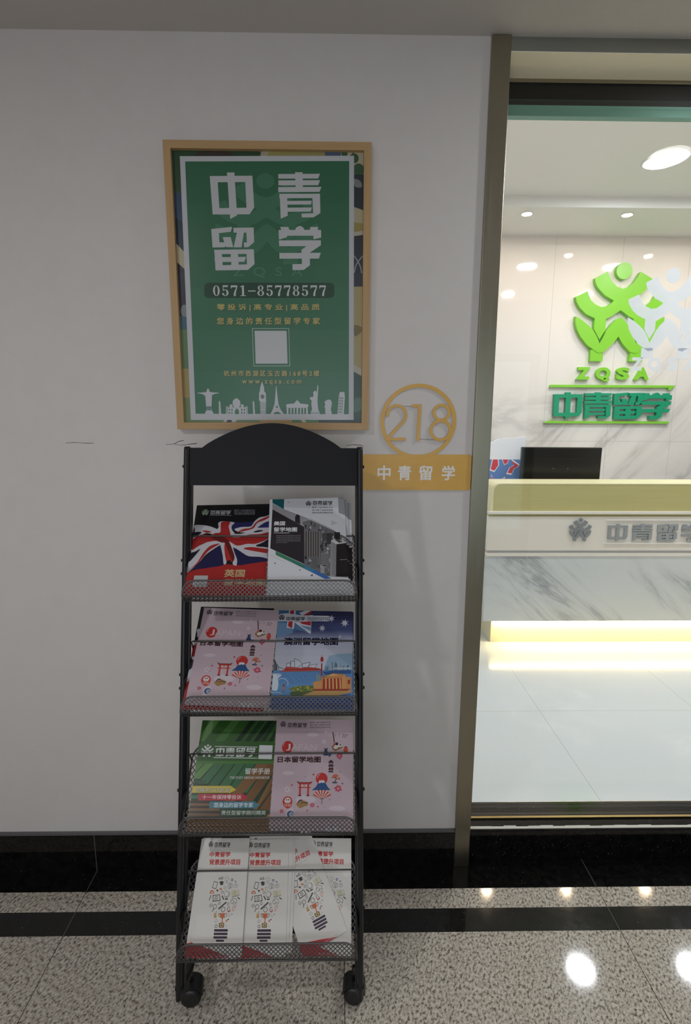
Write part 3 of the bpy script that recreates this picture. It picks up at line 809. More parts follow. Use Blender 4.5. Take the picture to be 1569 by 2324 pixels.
p 54 115 84 -847 1258 -430 1023 -429 917 -840 1145
p 50 107 96 -430 1023 -80 831 -81 714 -429 917
p 56 112 140 -80 831 198 665 92 613 -81 714
p 50 93 156 198 665 607 415 434 413 92 613
p 194 194 198 92 613 604 313 1040 75 1040 0 -595 0 -600 546
p 61 61 61 -884 907 -841 928 -840 880
p 61 61 61 -224 710 -177 683 -224 666
p 61 61 61 56 511 123 565 121 499
p 171 171 175 648 2126 834 2050 654 1970
p 157 157 161 -540 2773 -456 2752 -530 2711
l 105 105 105 5 -986 1147 -605 934
t 206 206 206 -758 2090 301 135 -20 24 美国
t 206 206 206 -592 1897 626 137 -22 24 留学地图
p 193 193 193 -906 1809 -487 1794 -487 1779 -906 1795
t 131 128 131 -516 1704 654 32 -21 0 中青留学海外院校申请指导服务方案与规划
t 131 128 131 -516 1651 652 32 -22 0 中青留学海外院校申请指导服务方案与规划
t 131 128 131 -516 1599 650 32 -22 0 中青留学海外院校申请指导服务方案与规划
t 131 128 131 -515 1547 649 32 -22 0 中青留学海外院校申请指导服务方案与规划
t 131 128 131 -689 1504 300 28 -22 0 留学规划方案指导
g 35 35 38 38 2699 168 166 -22
n 29 29 33 429 2698 560 130 -21
l 70 70 70 8 139 2623 716 2618
t 52 52 56 426 2553 576 53 -21 6 留学一站式服务平台
t 52 52 56 424 2467 575 54 -21 6 浙江省十佳留学机构
t 52 52 56 421 2382 573 53 -21 6 您身边的责任型留学专家"""
ART["AU"] = """b 122 132 154
p 30 28 53 -1030 2680 1030 2680 1030 2654 -1030 2615
p 35 35 61 -1030 2615 1030 2654 1030 2546 -1030 2507
p 40 41 70 -1030 2507 1030 2546 1030 2438 -1030 2400
p 45 47 78 -1030 2400 1030 2438 1030 2332 -1030 2294
p 50 54 86 -1030 2294 1030 2332 1030 2227 -1030 2188
p 54 60 94 -1030 2188 1030 2227 1030 2122 -1030 2083
p 63 69 102 -1030 2083 1030 2122 1030 2083 -1030 2045
p 75 80 111 -1030 2045 1030 2083 1030 2045 -1030 2007
p 87 93 121 -1030 2007 1030 2045 1030 2006 -1030 1968
p 99 104 130 -1030 1968 1030 2006 1030 1967 -1030 1930
p 112 116 139 -1030 1930 1030 1967 1030 1929 -1030 1891
p 124 128 148 -1030 1891 1030 1929 1030 1890 -1030 1853
p 136 140 158 -1030 1853 1030 1890 1030 1852 -1030 1815
p 148 151 167 -1030 1815 1030 1852 1030 1814 -1030 1777
p 156 159 173 -1030 1777 1030 1814 1030 1602 -1030 1565
p 160 162 174 -1030 1565 1030 1602 1030 1393 -1030 1355
p 163 164 176 -1030 1355 1030 1393 1030 1187 -1030 1151
p 166 168 178 -1030 1151 1030 1187 1030 985 -1030 950
p 56 91 127 -1030 2611 -1027 2680 -454 2680 -385 2654 -292 2353 -356 2175 -604 2034 -1030 1865
p 91 118 148 -1030 2319 -603 2289 -602 2015 -1030 1864
p 174 174 180 -747 2680 -558 2680 -574 2131 -779 2167
p 141 40 43 -709 2680 -605 2680 -630 2146 -746 2217
p 174 174 180 -588 2338 -109 2377 -108 1994 -202 2041
p 99 122 150 -434 2242 -118 2199 -113 2082
p 141 40 43 -440 2341 -118 2367 -120 2238 -363 2283
p 75 102 137 -576 2298 -279 2118 -202 2045 -517 2114
p 174 174 180 -812 2595 -996 2571 -1005 2350 -108 2367 -81 2558 -302 2524
p 174 174 180 -377 2523 -136 2680 -317 2680 -457 2612
p 141 40 43 -395 2516 -112 2680 -100 2680 -138 2598 -265 2518
p 41 45 77 -102 2638 347 2648 347 2617 -81 2579
p 174 174 180 -1030 2540 369 2536 364 2376 -1024 2350
p 160 160 170 454 2568 462 2495 528 2511 481 2460 533 2413 465 2422 465 2349 429 2412 377 2367 398 2435 333 2453 396 2476 367 2542 425 2503
p 160 160 170 833 2460 839 2378 915 2395 860 2338 918 2285 843 2295 841 2213 801 2282 740 2233 767 2310 691 2330 765 2356 732 2431 797 2386
p 160 160 170 212 2274 220 2205 283 2219 238 2171 289 2128 224 2136 225 2068 190 2126 139 2084 160 2149 97 2165 157 2187 129 2249 184 2212
p 160 160 170 697 1989 701 1952 736 1960 711 1933 738 1909 703 1914 703 1877 684 1909 656 1886 668 1920 634 1930 667 1941 652 1976 682 1956
g 27 27 35 -935 2472 173 181 9
n 27 27 35 -551 2434 525 110 11
t 73 73 89 65 2440 577 120 11 6 您身边的责任型留学专家
t 23 23 48 -92 1789 1458 219 10 42 澳洲留学地图
p 123 146 165 404 1391 653 1451 1030 1475 1030 1021 275 1008
p 78 115 158 -1030 977 1030 1021 1030 844 -1030 802
p 80 118 161 -1030 802 1030 844 1030 668 -1030 629
p 83 123 163 -1030 629 1030 668 1030 496 -1030 460
p 85 126 166 -1030 460 1030 496 1030 326 -1030 292
p 56 75 123 -1030 309 1030 343 1030 187 -1030 153
p 53 68 114 -1030 0 -1030 153 1030 187 1030 32 -971 0
p 49 62 106 -971 0 1030 32 1030 0
p 44 75 120 259 954 486 993 995 1029 996 923 315 884
p 45 47 56 -1030 1290 -945 1111 -934 978 -1030 976
l 65 68 77 18 -939 1148 -891 988
l 65 68 77 18 -925 1076 -770 1016
l 122 126 134 7 -1030 1272 -1030 984
l 122 126 134 7 -1030 1244 -1030 984
l 122 126 134 7 -1030 1216 -1017 985
l 122 126 134 7 -1010 1186 -992 985
l 122 126 134 7 -982 1158 -968 986
p 174 176 184 -696 1072 -710 1161 -607 1187 -590 1073
l 49 49 61 11 -696 1072 -710 1161 -607 1187 -590 1073 -696 1072
p 174 176 184 -590 1073 -597 1227 -495 1228 -480 1066
l 49 49 61 10 -590 1073 -597 1227 -495 1228 -480 1066 -590 1073
p 174 176 184 -479 1057 -508 1301 -372 1248 -295 1159 -395 1068
l 49 49 61 10 -479 1057 -508 1301 -372 1248 -295 1159 -395 1068 -479 1057
p 174 176 184 -290 1069 -279 1168 -86 1208 -132 1072
l 49 49 61 11 -290 1069 -279 1168 -86 1208 -132 1072 -290 1069
p 174 176 184 -133 1081 -100 1127 111 1167 36 1048
l 49 49 61 11 -133 1081 -100 1127 111 1167 36 1048 -133 1081
p 157 61 54 -783 963 -761 995 -743 1036 -712 1065 -662 1076 -600 1078 -537 1074 -483 1067 -429 1056 -359 1051 -262 1057 -150 1069 -44 1073 56 1065 149 1049 212 1034 241 1021 239 1008 196 997 98 988 -41 980 -179 973 -309 965 -440 956 -563 948 -691 942 -812 935 -886 934 -882 938 -831 946
l 77 26 26 12 -742 999 203 1033
l 113 74 59 9 -888 956 189 971
p 128 36 36 207 1187 237 1187 246 751 211 751
p 141 41 39 180 1277 192 1359 245 1360 265 1297 258 1233 192 1231
l 72 33 33 11 217 1415 220 1351
p 99 122 136 307 1122 335 1122 338 1005 310 1005
p 79 102 118 338 1060 367 1061 368 1006 340 1005
p 79 102 118 367 1114 395 1115 398 1007 370 1006
p 123 143 152 398 1073 426 1073 428 1007 400 1007
p 123 143 152 427 1099 455 1099 458 1008 430 1007
p 145 159 166 456 1128 484 1128 488 1008 460 1008
p 79 102 118 484 1218 512 1219 517 1008 489 1008
p 145 159 166 514 1196 542 1197 547 1009 519 1008
p 99 122 136 544 1193 573 1193 577 1009 549 1009
p 79 102 118 573 1226 602 1227 607 1010 579 1009
p 79 102 118 604 1190 633 1191 637 1011 609 1010
p 145 159 166 633 1231 662 1231 667 1011 639 1011
p 123 143 152 664 1230 692 1231 697 1012 668 1011
p 123 143 152 697 1128 725 1128 726 1012 698 1012
p 123 143 152 726 1099 755 1100 756 1013 728 1012
p 123 143 152 756 1108 785 1109 786 1014 758 1013
p 79 102 118 787 1126 815 1125 816 1013 788 1014
p 123 143 152 816 1170 844 1170 846 1014 818 1013
p 145 159 166 846 1170 874 1171 876 1015 848 1014
p 79 102 118 876 1153 904 1153 906 1015 877 1015
p 79 102 118 906 1152 934 1153 935 1016 907 1015
p 145 159 166 936 1115 965 1115 965 1016 937 1016
l 58 78 93 5 324 1116 379 1063
l 58 78 93 5 395 1118 449 1065
l 58 78 93 5 465 1119 520 1066
l 58 78 93 5 536 1120 590 1067
l 58 78 93 5 607 1121 660 1068
l 58 78 93 5 677 1122 731 1070
l 58 78 93 5 748 1124 801 1071
l 58 78 93 5 818 1125 872 1071
l 58 78 93 5 889 1126 942 1073
p 168 171 179 555 1076 978 1083 977 1047 555 1040
p 114 130 122 87 898 136 899 143 723 95 722
p 114 130 122 151 874 200 875 206 724 157 723
p 114 130 122 214 851 263 852 268 726 220 725
p 175 184 192 -1030 885 -1011 888 -976 889 -943 888 -911 890 -875 888 -841 884 -815 876 -801 864 -808 849 -829 829 -856 805 -883 782 -897 757 -899 735 -892 712 -883 690 -874 664 -870 636 -869 603 -870 563 -873 524 -879 489 -889 464 -905 450 -925 445 -947 444 -970 448 -991 454 -1013 460 -1030 464
l 179 187 193 12 -909 688 -894 708 -873 738 -845 758 -808 767 -764 769 -724 761 -687 739 -653 707 -630 675 -625 643 -629 611 -632 589
l 59 89 128 9 -940 845 -880 858 -796 873 -714 866 -637 820 -562 751 -511 694 -497 662 -506 640 -514 625
l 179 187 193 14 -1030 393 -1002 398 -929 404 -867 405 -828 399 -798 388 -779 381
e 120 51 43 -730 587 27 31 24
e 153 99 76 -725 510 22 58 24
l 88 49 49 12 -763 429 -691 451
p 96 109 60 -599 495 -587 507 -560 519 -524 533 -486 547 -450 558 -415 565 -379 572 -342 578 -303 582 -261 587 -214 591 -162 596 -109 599 -60 601 -21 599 8 593 29 586 44 575 53 562 60 548 61 533 58 517 51 499 38 481 20 463 -1 444 -27 425 -58 405 -98 388 -147 375 -215 364 -300 355 -390 349 -468 347 -520 351 -539 365 -532 386 -515 411 -497 436 -494 454 -511 465 -539 474 -569 480 -593 486
e 122 130 62 -6 512 33 23 8
e 122 130 62 -240 427 27 25 8
e 178 163 87 -156 501 35 19 8
e 66 89 51 -248 535 24 23 8
e 122 130 62 -44 478 33 21 8
e 178 163 87 -2 465 28 21 8
e 66 89 51 -338 536 28 27 8
e 167 145 59 -94 519 18 25 8
e 167 145 59 -465 465 23 17 8
e 167 145 59 -111 551 22 25 8
e 167 145 59 -277 458 18 19 8
e 122 130 62 -373 563 20 14 8
e 167 145 59 -125 569 23 25 8
e 122 130 62 -117 491 17 22 8
e 122 130 62 -423 560 24 22 8
e 167 145 59 -349 492 24 21 8
e 167 145 59 -30 456 35 23 8
e 66 89 51 -6 559 32 25 8
e 167 145 59 -262 435 20 22 8
e 66 89 51 -247 519 35 19 8
e 178 163 87 -185 505 17 21 8
e 122 130 62 -153 532 20 16 8
e 66 89 51 -169 493 38 27 8
e 122 130 62 -378 498 23 22 8
e 178 163 87 -365 502 28 14 8
e 167 145 59 -301 544 28 15 8
p 72 89 58 -526 428 -474 436 -396 439 -306 440 -219 440 -150 443 -98 451 -55 463 -19 474 6 481 20 480 22 467 15 445 -4 420 -34 395 -78 375 -146 360 -236 345 -334 333 -422 326 -485 327 -523 339 -548 361 -557 386 -551 411
p 173 139 89 -247 339 88 481 999 505 999 327 -244 306
p 79 104 153 708 372 999 428 1000 310 676 304
p 179 128 80 10 686 233 734 241 517 44 506
p 179 123 74 230 804 523 932 838 894 857 841 996 826 998 513 242 500
p 191 147 99 264 831 523 923 734 860
l 96 50 28 11 247 812 523 927 786 857 247 809
p 141 55 41 266 778 752 804 757 518 267 510
p 192 152 102 327 782 362 783 370 517 336 516
p 192 152 102 418 784 452 785 463 518 429 517
p 192 152 102 508 786 543 787 556 520 521 519
p 192 152 102 598 787 633 787 649 521 614 521
p 192 152 102 689 789 724 789 742 523 707 522
p 192 152 102 779 790 814 791 835 525 800 524
p 182 131 83 753 839 847 894 860 519 766 518
p 136 56 42 18 505 998 530 895 478 37 463
p 136 56 42 910 763 971 764 972 650 911 649
l 50 73 104 9 -504 853 -475 817
l 50 73 104 9 -443 788 -414 753
l 50 73 104 9 -381 725 -353 691
l 50 73 104 9 -329 818 -301 784
l 50 73 104 9 -268 755 -240 720
l 50 73 104 8 -216 849 -188 814
l 50 73 104 9 -155 785 -127 751"""
ART["JP"] = """b 170 151 157
e 180 167 172 -153 2264 46 36 14
e 180 167 172 -83 2264 70 53 14
e 180 167 172 -1 2265 70 53 14
e 180 167 172 69 2266 41 31 14
e 180 167 172 -754 1303 47 34 14
e 180 167 172 -684 1303 69 51 14
e 180 167 172 -603 1304 69 51 14
e 180 167 172 -534 1304 41 29 14
e 180 167 172 496 497 62 45 14
e 180 167 172 590 497 93 66 14
e 180 167 172 699 498 94 66 14
e 180 167 172 793 499 55 39 14
p 180 167 172 -413 717 -396 735 -372 754 -341 772 -304 787 -263 795 -212 795 -151 788 -88 778 -30 765 15 751 47 736 73 716 89 696 95 677 87 660 59 644 14 627 -41 613 -97 603 -150 597 -201 598 -256 605 -311 616 -357 628 -392 641 -413 654 -424 669 -428 685 -424 701
p 180 167 172 -633 428 -611 453 -580 474 -544 488 -510 495 -485 489 -466 468 -447 430 -435 386 -432 344 -439 311 -467 286 -511 261 -561 242 -606 233 -636 236 -651 259 -656 300 -655 348 -647 394
g 53 40 48 -871 2535 166 164 8
n 40 28 37 -482 2510 535 114 5
l 72 56 64 8 -763 2437 -202 2441
t 77 61 69 146 2583 569 36 6 6 留学一站式服务平台
t 77 61 69 148 2519 567 36 6 6 浙江省十佳留学机构
t 77 61 69 150 2455 566 35 5 6 您身边的责任型留学专家
e 165 38 35 -709 1943 155 154 24
l 189 152 152 14 -828 1953 -829 1969 -828 1992 -824 2013 -813 2029 -801 2045 -791 2055
t 191 178 181 -690 1939 114 172 3 18 J
t 181 167 172 -273 1941 676 169 5 0 APAN
t 51 19 27 -384 1637 1145 154 5 42 日本留学地图
l 56 24 28 25 495 2334 544 2067
p 152 136 143 536 2317 610 2266 539 2187
p 152 136 143 628 2309 705 2301 681 2189
p 181 173 177 738 2293 940 2326 894 2242 958 2257 876 2190 758 2168
e 40 24 28 765 2279 13 14 8
e 120 32 35 798 2279 13 14 8
e 120 32 35 831 2280 13 14 8
e 40 24 28 864 2280 13 14 8
e 120 32 35 897 2281 13 14 8
e 120 32 35 766 2241 13 14 8
e 40 24 28 799 2241 13 14 8
e 120 32 35 832 2242 13 14 8
e 120 32 35 865 2241 13 13 8
e 40 24 28 898 2242 12 14 8
e 120 32 35 766 2203 13 14 8
e 120 32 35 799 2203 13 14 8
e 40 24 28 832 2204 12 14 8
e 120 32 35 864 2203 13 13 8
p 125 90 59 471 1973 542 2016 787 1950 571 1847 490 1897
e 196 189 185 623 1999 76 54 24
e 189 185 181 579 1944 61 40 24
e 48 24 27 605 2034 47 38 24
e 160 72 48 551 2024 40 27 24
e 189 185 181 695 1992 55 41 24
e 48 24 27 705 2009 25 17 24
e 165 67 48 850 1879 62 83 20
p 96 28 24 814 1971 890 1972 890 1951 814 1951
p 96 28 24 815 1809 887 1810 886 1791 815 1791
p 41 57 93 272 1929 278 1929 286 1924 297 1917 308 1911 318 1909 328 1913 340 1921 351 1930 360 1936 366 1936 367 1927 364 1913 360 1896 356 1878 355 1862 358 1848 364 1833 371 1820 377 1807 380 1794 383 1784 386 1772 387 1761 385 1752 377 1744 359 1740 332 1738 304 1737 278 1739 260 1744 253 1753 251 1767 254 1782 258 1797 262 1811 266 1822 270 1831 276 1841 281 1850 283 1861 283 1875 279 1891 274 1907 271 1920
e 180 167 172 416 1805 43 26 24
p 48 72 112 375 1778 474 1779 448 1720 404 1704
p 165 67 86 686 1731 751 1746 782 1688 771 1707 791 1718 732 1686
p 165 67 86 686 1731 732 1686 694 1633 707 1651 727 1640 668 1672
p 165 67 86 686 1731 668 1672 599 1676 623 1675 622 1653 622 1717
p 165 67 86 686 1731 622 1717 590 1773 602 1755 581 1743 641 1776
p 165 67 86 686 1731 640 1775 679 1830 666 1810 646 1822 705 1790
p 165 67 86 686 1731 705 1790 774 1786 750 1788 751 1810 751 1745
e 189 128 136 686 1731 23 21 10
p 180 167 172 268 2090 317 2102 341 2057 333 2072 349 2080 303 2055
p 180 167 172 268 2090 303 2055 275 2014 285 2028 301 2019 254 2045
p 180 167 172 268 2090 254 2044 201 2047 219 2046 220 2029 219 2079
p 180 167 172 268 2090 219 2079 193 2124 203 2108 187 2100 232 2125
p 180 167 172 268 2090 232 2124 261 2167 251 2153 235 2161 282 2136
p 180 167 172 268 2090 281 2136 334 2133 316 2134 316 2152 318 2101
p 180 167 172 -650 919 -591 932 -559 880 -570 898 -552 907 -605 879
p 180 167 172 -650 919 -605 879 -638 830 -627 847 -608 837 -664 866
p 180 167 172 -650 919 -664 866 -728 869 -706 868 -706 848 -709 906
p 180 167 172 -650 919 -709 906 -741 958 -730 940 -748 931 -694 959
p 180 167 172 -650 919 -694 959 -662 1008 -673 991 -693 1001 -635 972
p 180 167 172 -650 919 -636 972 -571 969 -593 970 -594 990 -591 932
e 160 120 131 -650 919 21 19 10
p 180 167 172 312 2338 339 2344 353 2319 349 2327 356 2332 332 2318
p 180 167 172 312 2338 332 2319 316 2296 321 2303 330 2298 305 2312
p 180 167 172 312 2338 305 2312 276 2314 286 2313 286 2304 285 2331
p 180 167 172 312 2338 285 2331 271 2356 276 2348 267 2343 293 2357
p 180 167 172 312 2338 292 2357 308 2381 303 2372 294 2377 320 2364
p 180 167 172 312 2338 320 2364 349 2362 339 2362 339 2372 339 2344
p 51 19 27 386 1580 415 1600 459 1637 505 1600 535 1581 520 1564 401 1564
p 51 19 27 384 1490 415 1509 462 1517 509 1510 540 1491 525 1474 400 1474
p 51 19 27 386 1409 417 1428 463 1435 510 1428 541 1410 527 1393 403 1392
p 51 19 27 411 1560 432 1560 434 1495 412 1495
p 51 19 27 452 1560 471 1561 473 1495 453 1494
p 51 19 27 493 1561 514 1561 515 1495 494 1495
p 51 19 27 413 1475 434 1475 435 1410 414 1410
p 51 19 27 453 1475 473 1476 474 1411 455 1410
p 51 19 27 494 1476 515 1476 517 1411 495 1411
p 51 19 27 415 1394 437 1394 437 1329 416 1329
p 51 19 27 456 1394 475 1395 476 1330 456 1330
p 51 19 27 497 1395 518 1394 518 1330 497 1330
p 51 19 27 391 1333 409 1360 518 1360 533 1329
e 165 38 35 228 1177 154 142 24
l 193 144 141 18 118 1190 121 1205 126 1226 135 1245 150 1260 171 1274 186 1283
p 32 67 112 -13 913 74 976 161 1102 314 1103 395 979 461 917
p 189 185 189 144 1071 176 1150 208 1127 234 1155 260 1127 284 1151 323 1073 288 1095 259 1067 227 1095 193 1071
p 165 56 53 193 721 11 792 32 827 198 729
p 186 165 157 198 729 32 827 60 858 204 736
p 165 56 53 204 736 60 858 94 883 212 742
p 186 165 157 212 742 94 883 131 904 221 746
p 165 56 53 221 746 131 904 174 918 231 749
p 186 165 157 231 749 174 918 218 925 241 751
p 165 56 53 241 751 218 925 263 925 252 752
p 186 165 157 252 752 263 925 308 918 262 750
p 165 56 53 262 750 308 918 351 905 272 747
p 186 165 157 272 747 351 905 391 886 281 742
p 165 56 53 281 742 391 886 426 860 289 736
p 186 165 157 289 736 426 860 455 830 296 729
p 165 56 53 296 729 455 830 479 796 302 721
p 32 67 112 -13 908 109 977 386 978 461 912
e 120 88 88 247 715 52 18 12
l 64 40 40 13 247 700 248 586
p 77 20 27 -423 1121 -348 1090 -69 1093 -5 1125 -34 1074 -382 1072
p 165 38 35 -382 1072 -34 1078 -50 1042 -363 1040
p 165 38 35 -380 977 -48 982 -46 961 -378 955
p 165 38 35 -343 1051 -301 1052 -297 795 -345 794
p 165 38 35 -138 1053 -96 1053 -87 796 -132 796
p 183 160 152 -297 1041 -141 1042 -149 998 -287 997
p 51 19 27 -238 1041 -200 1041 -197 1003 -236 1003
p 186 177 168 -230 1035 -206 1035 -205 1010 -229 1010
p 77 20 27 -357 794 -289 798 -279 767 -365 767
p 77 20 27 -146 796 -84 800 -73 769 -155 768
e 172 93 64 587 1249 74 39 24
e 165 83 57 538 1212 53 25 24
e 172 93 64 671 1185 49 25 24
l 56 32 32 22 582 1217 591 1205 602 1189 606 1170 593 1144 572 1117 558 1098
p 41 53 72 492 1105 645 1101 619 1070 515 1073
p 165 67 86 658 949 729 964 762 904 751 925 773 936 707 902
p 165 67 86 658 949 707 902 666 845 680 865 702 853 637 887
p 165 67 86 658 949 638 887 562 891 588 889 587 866 587 934
p 165 67 86 658 949 587 934 552 995 564 975 542 963 607 998
p 165 67 86 658 949 607 997 648 1054 635 1035 612 1047 679 1013
p 165 67 86 658 949 678 1013 754 1009 728 1009 729 1033 729 964
e 193 144 152 658 949 25 23 10
p 165 67 86 8 568 50 577 71 541 64 554 77 560 38 541
p 165 67 86 8 568 38 541 15 507 23 518 36 512 -3 532
p 165 67 86 8 568 -3 531 -48 533 -33 533 -32 520 -34 560
p 165 67 86 8 568 -34 560 -55 595 -48 583 -61 576 -22 597
p 165 67 86 8 568 -22 596 1 630 -7 618 -21 626 20 605
p 165 67 86 8 568 20 605 65 603 50 604 49 617 50 577
e 193 152 152 8 568 15 13 10
p 165 67 86 -755 427 -716 436 -695 402 -702 413 -690 419 -726 401
p 165 67 86 -755 427 -726 401 -746 370 -739 381 -726 374 -765 393
p 165 67 86 -755 427 -765 393 -808 395 -793 394 -792 382 -794 419
p 165 67 86 -755 427 -794 419 -815 453 -808 442 -821 435 -784 454
p 165 67 86 -755 427 -785 454 -764 485 -771 474 -784 481 -746 462
p 165 67 86 -755 427 -746 462 -702 460 -717 460 -718 473 -716 436
e 193 152 152 -755 427 14 13 10
p 165 67 86 -535 1023 -516 1027 -506 1010 -509 1016 -503 1019 -521 1010
p 165 67 86 -535 1023 -521 1010 -532 995 -528 1000 -522 997 -540 1006
p 165 67 86 -535 1023 -540 1006 -561 1006 -554 1006 -554 1000 -554 1018
p 165 67 86 -535 1023 -554 1018 -565 1035 -561 1030 -567 1026 -550 1036
p 165 67 86 -535 1023 -550 1036 -540 1052 -543 1047 -549 1049 -531 1040
p 165 67 86 -535 1023 -531 1040 -510 1039 -517 1039 -518 1046 -516 1027
p 165 67 86 -115 444 -98 448 -89 433 -92 438 -86 441 -103 433
p 165 67 86 -115 444 -103 433 -113 418 -109 424 -104 421 -120 428
p 165 67 86 -115 444 -120 428 -139 429 -133 429 -133 423 -133 440
p 165 67 86 -115 444 -133 440 -142 455 -139 450 -145 447 -128 456
p 165 67 86 -115 444 -128 456 -119 470 -123 465 -128 468 -110 460
p 165 67 86 -115 444 -111 459 -91 459 -98 459 -98 465 -98 448
p 165 67 86 151 531 170 535 179 520 176 525 182 528 165 519
p 165 67 86 151 531 165 519 154 504 157 509 163 506 146 515
p 165 67 86 151 531 146 515 126 516 132 516 132 510 132 528
p 165 67 86 151 531 132 528 122 544 126 538 120 536 137 544
p 165 67 86 151 531 137 544 148 559 144 554 138 557 156 548
p 165 67 86 151 531 156 548 176 548 169 547 169 553 170 535
p 120 88 104 771 1068 790 1072 799 1055 796 1061 802 1064 784 1055
p 120 88 104 771 1068 784 1055 774 1039 777 1044 784 1041 765 1051
p 120 88 104 771 1068 765 1051 744 1051 751 1052 751 1045 751 1064
p 120 88 104 771 1068 751 1064 742 1080 745 1075 739 1071 757 1081
p 120 88 104 771 1068 757 1081 769 1097 765 1092 759 1095 777 1085
p 120 88 104 771 1068 777 1085 798 1084 790 1084 791 1091 790 1072
p 165 38 35 -22 1287 18 1297 42 1269 3 1249
p 165 38 35 -631 761 -613 761 -594 757 -575 750 -557 742 -542 732 -531 719 -520 703 -512 686 -506 667 -503 648 -504 626 -506 601 -512 576 -520 553 -530 534 -542 518 -558 505 -576 495 -594 488 -612 486 -630 488 -648 495 -667 505 -684 518 -700 533 -714 550 -727 572 -738 594 -747 617 -750 639 -749 659 -745 679 -736 699 -726 716 -714 730 -700 741 -685 750 -667 756 -649 760
e 193 183 178 -624 666 79 67 24
e 51 19 27 -651 682 15 19 10
e 51 19 27 -600 682 16 18 10
l 51 19 27 9 -647 621 -621 612 -596 621
p 193 177 160 -704 585 -680 586 -660 526 -673 530
p 193 177 160 -652 586 -629 586 -624 525 -638 530
p 193 177 160 -601 587 -577 587 -588 526 -602 531
p 193 177 160 -554 586 -530 587 -555 526 -569 531
p 141 106 62 -406 595 -284 695 -92 628 -114 552 -182 537 -298 491 -387 551
l 41 37 64 27 -356 611 -349 626 -339 647 -324 665 -302 672 -275 674 -256 675
l 41 37 64 17 -278 596 -268 607 -252 622 -229 630 -192 625 -148 614 -116 605
e 40 74 120 -531 362 88 74 24
e 181 177 181 -510 355 54 50 16
t 32 48 80 -508 357 78 70 1 18 冰
e 64 40 48 445 693 13 11 8
e 64 40 48 703 1346 12 11 8
p 151 128 138 -223 1234 -177 1226 -204 1199
p 151 128 138 -402 418 -358 409 -383 386
p 151 128 138 298 525 342 517 315 492
p 151 128 138 677 772 722 762 695 738
p 151 128 138 209 1447 255 1438 227 1411
p 151 128 138 257 1595 304 1585 276 1559
t 72 56 64 348 198 890 32 4 0 中青留学公众号  中青在校一对一
p 183 181 183 352 0 350 97 484 98 486 0
p 183 181 183 536 0 534 98 668 99 669 0"""
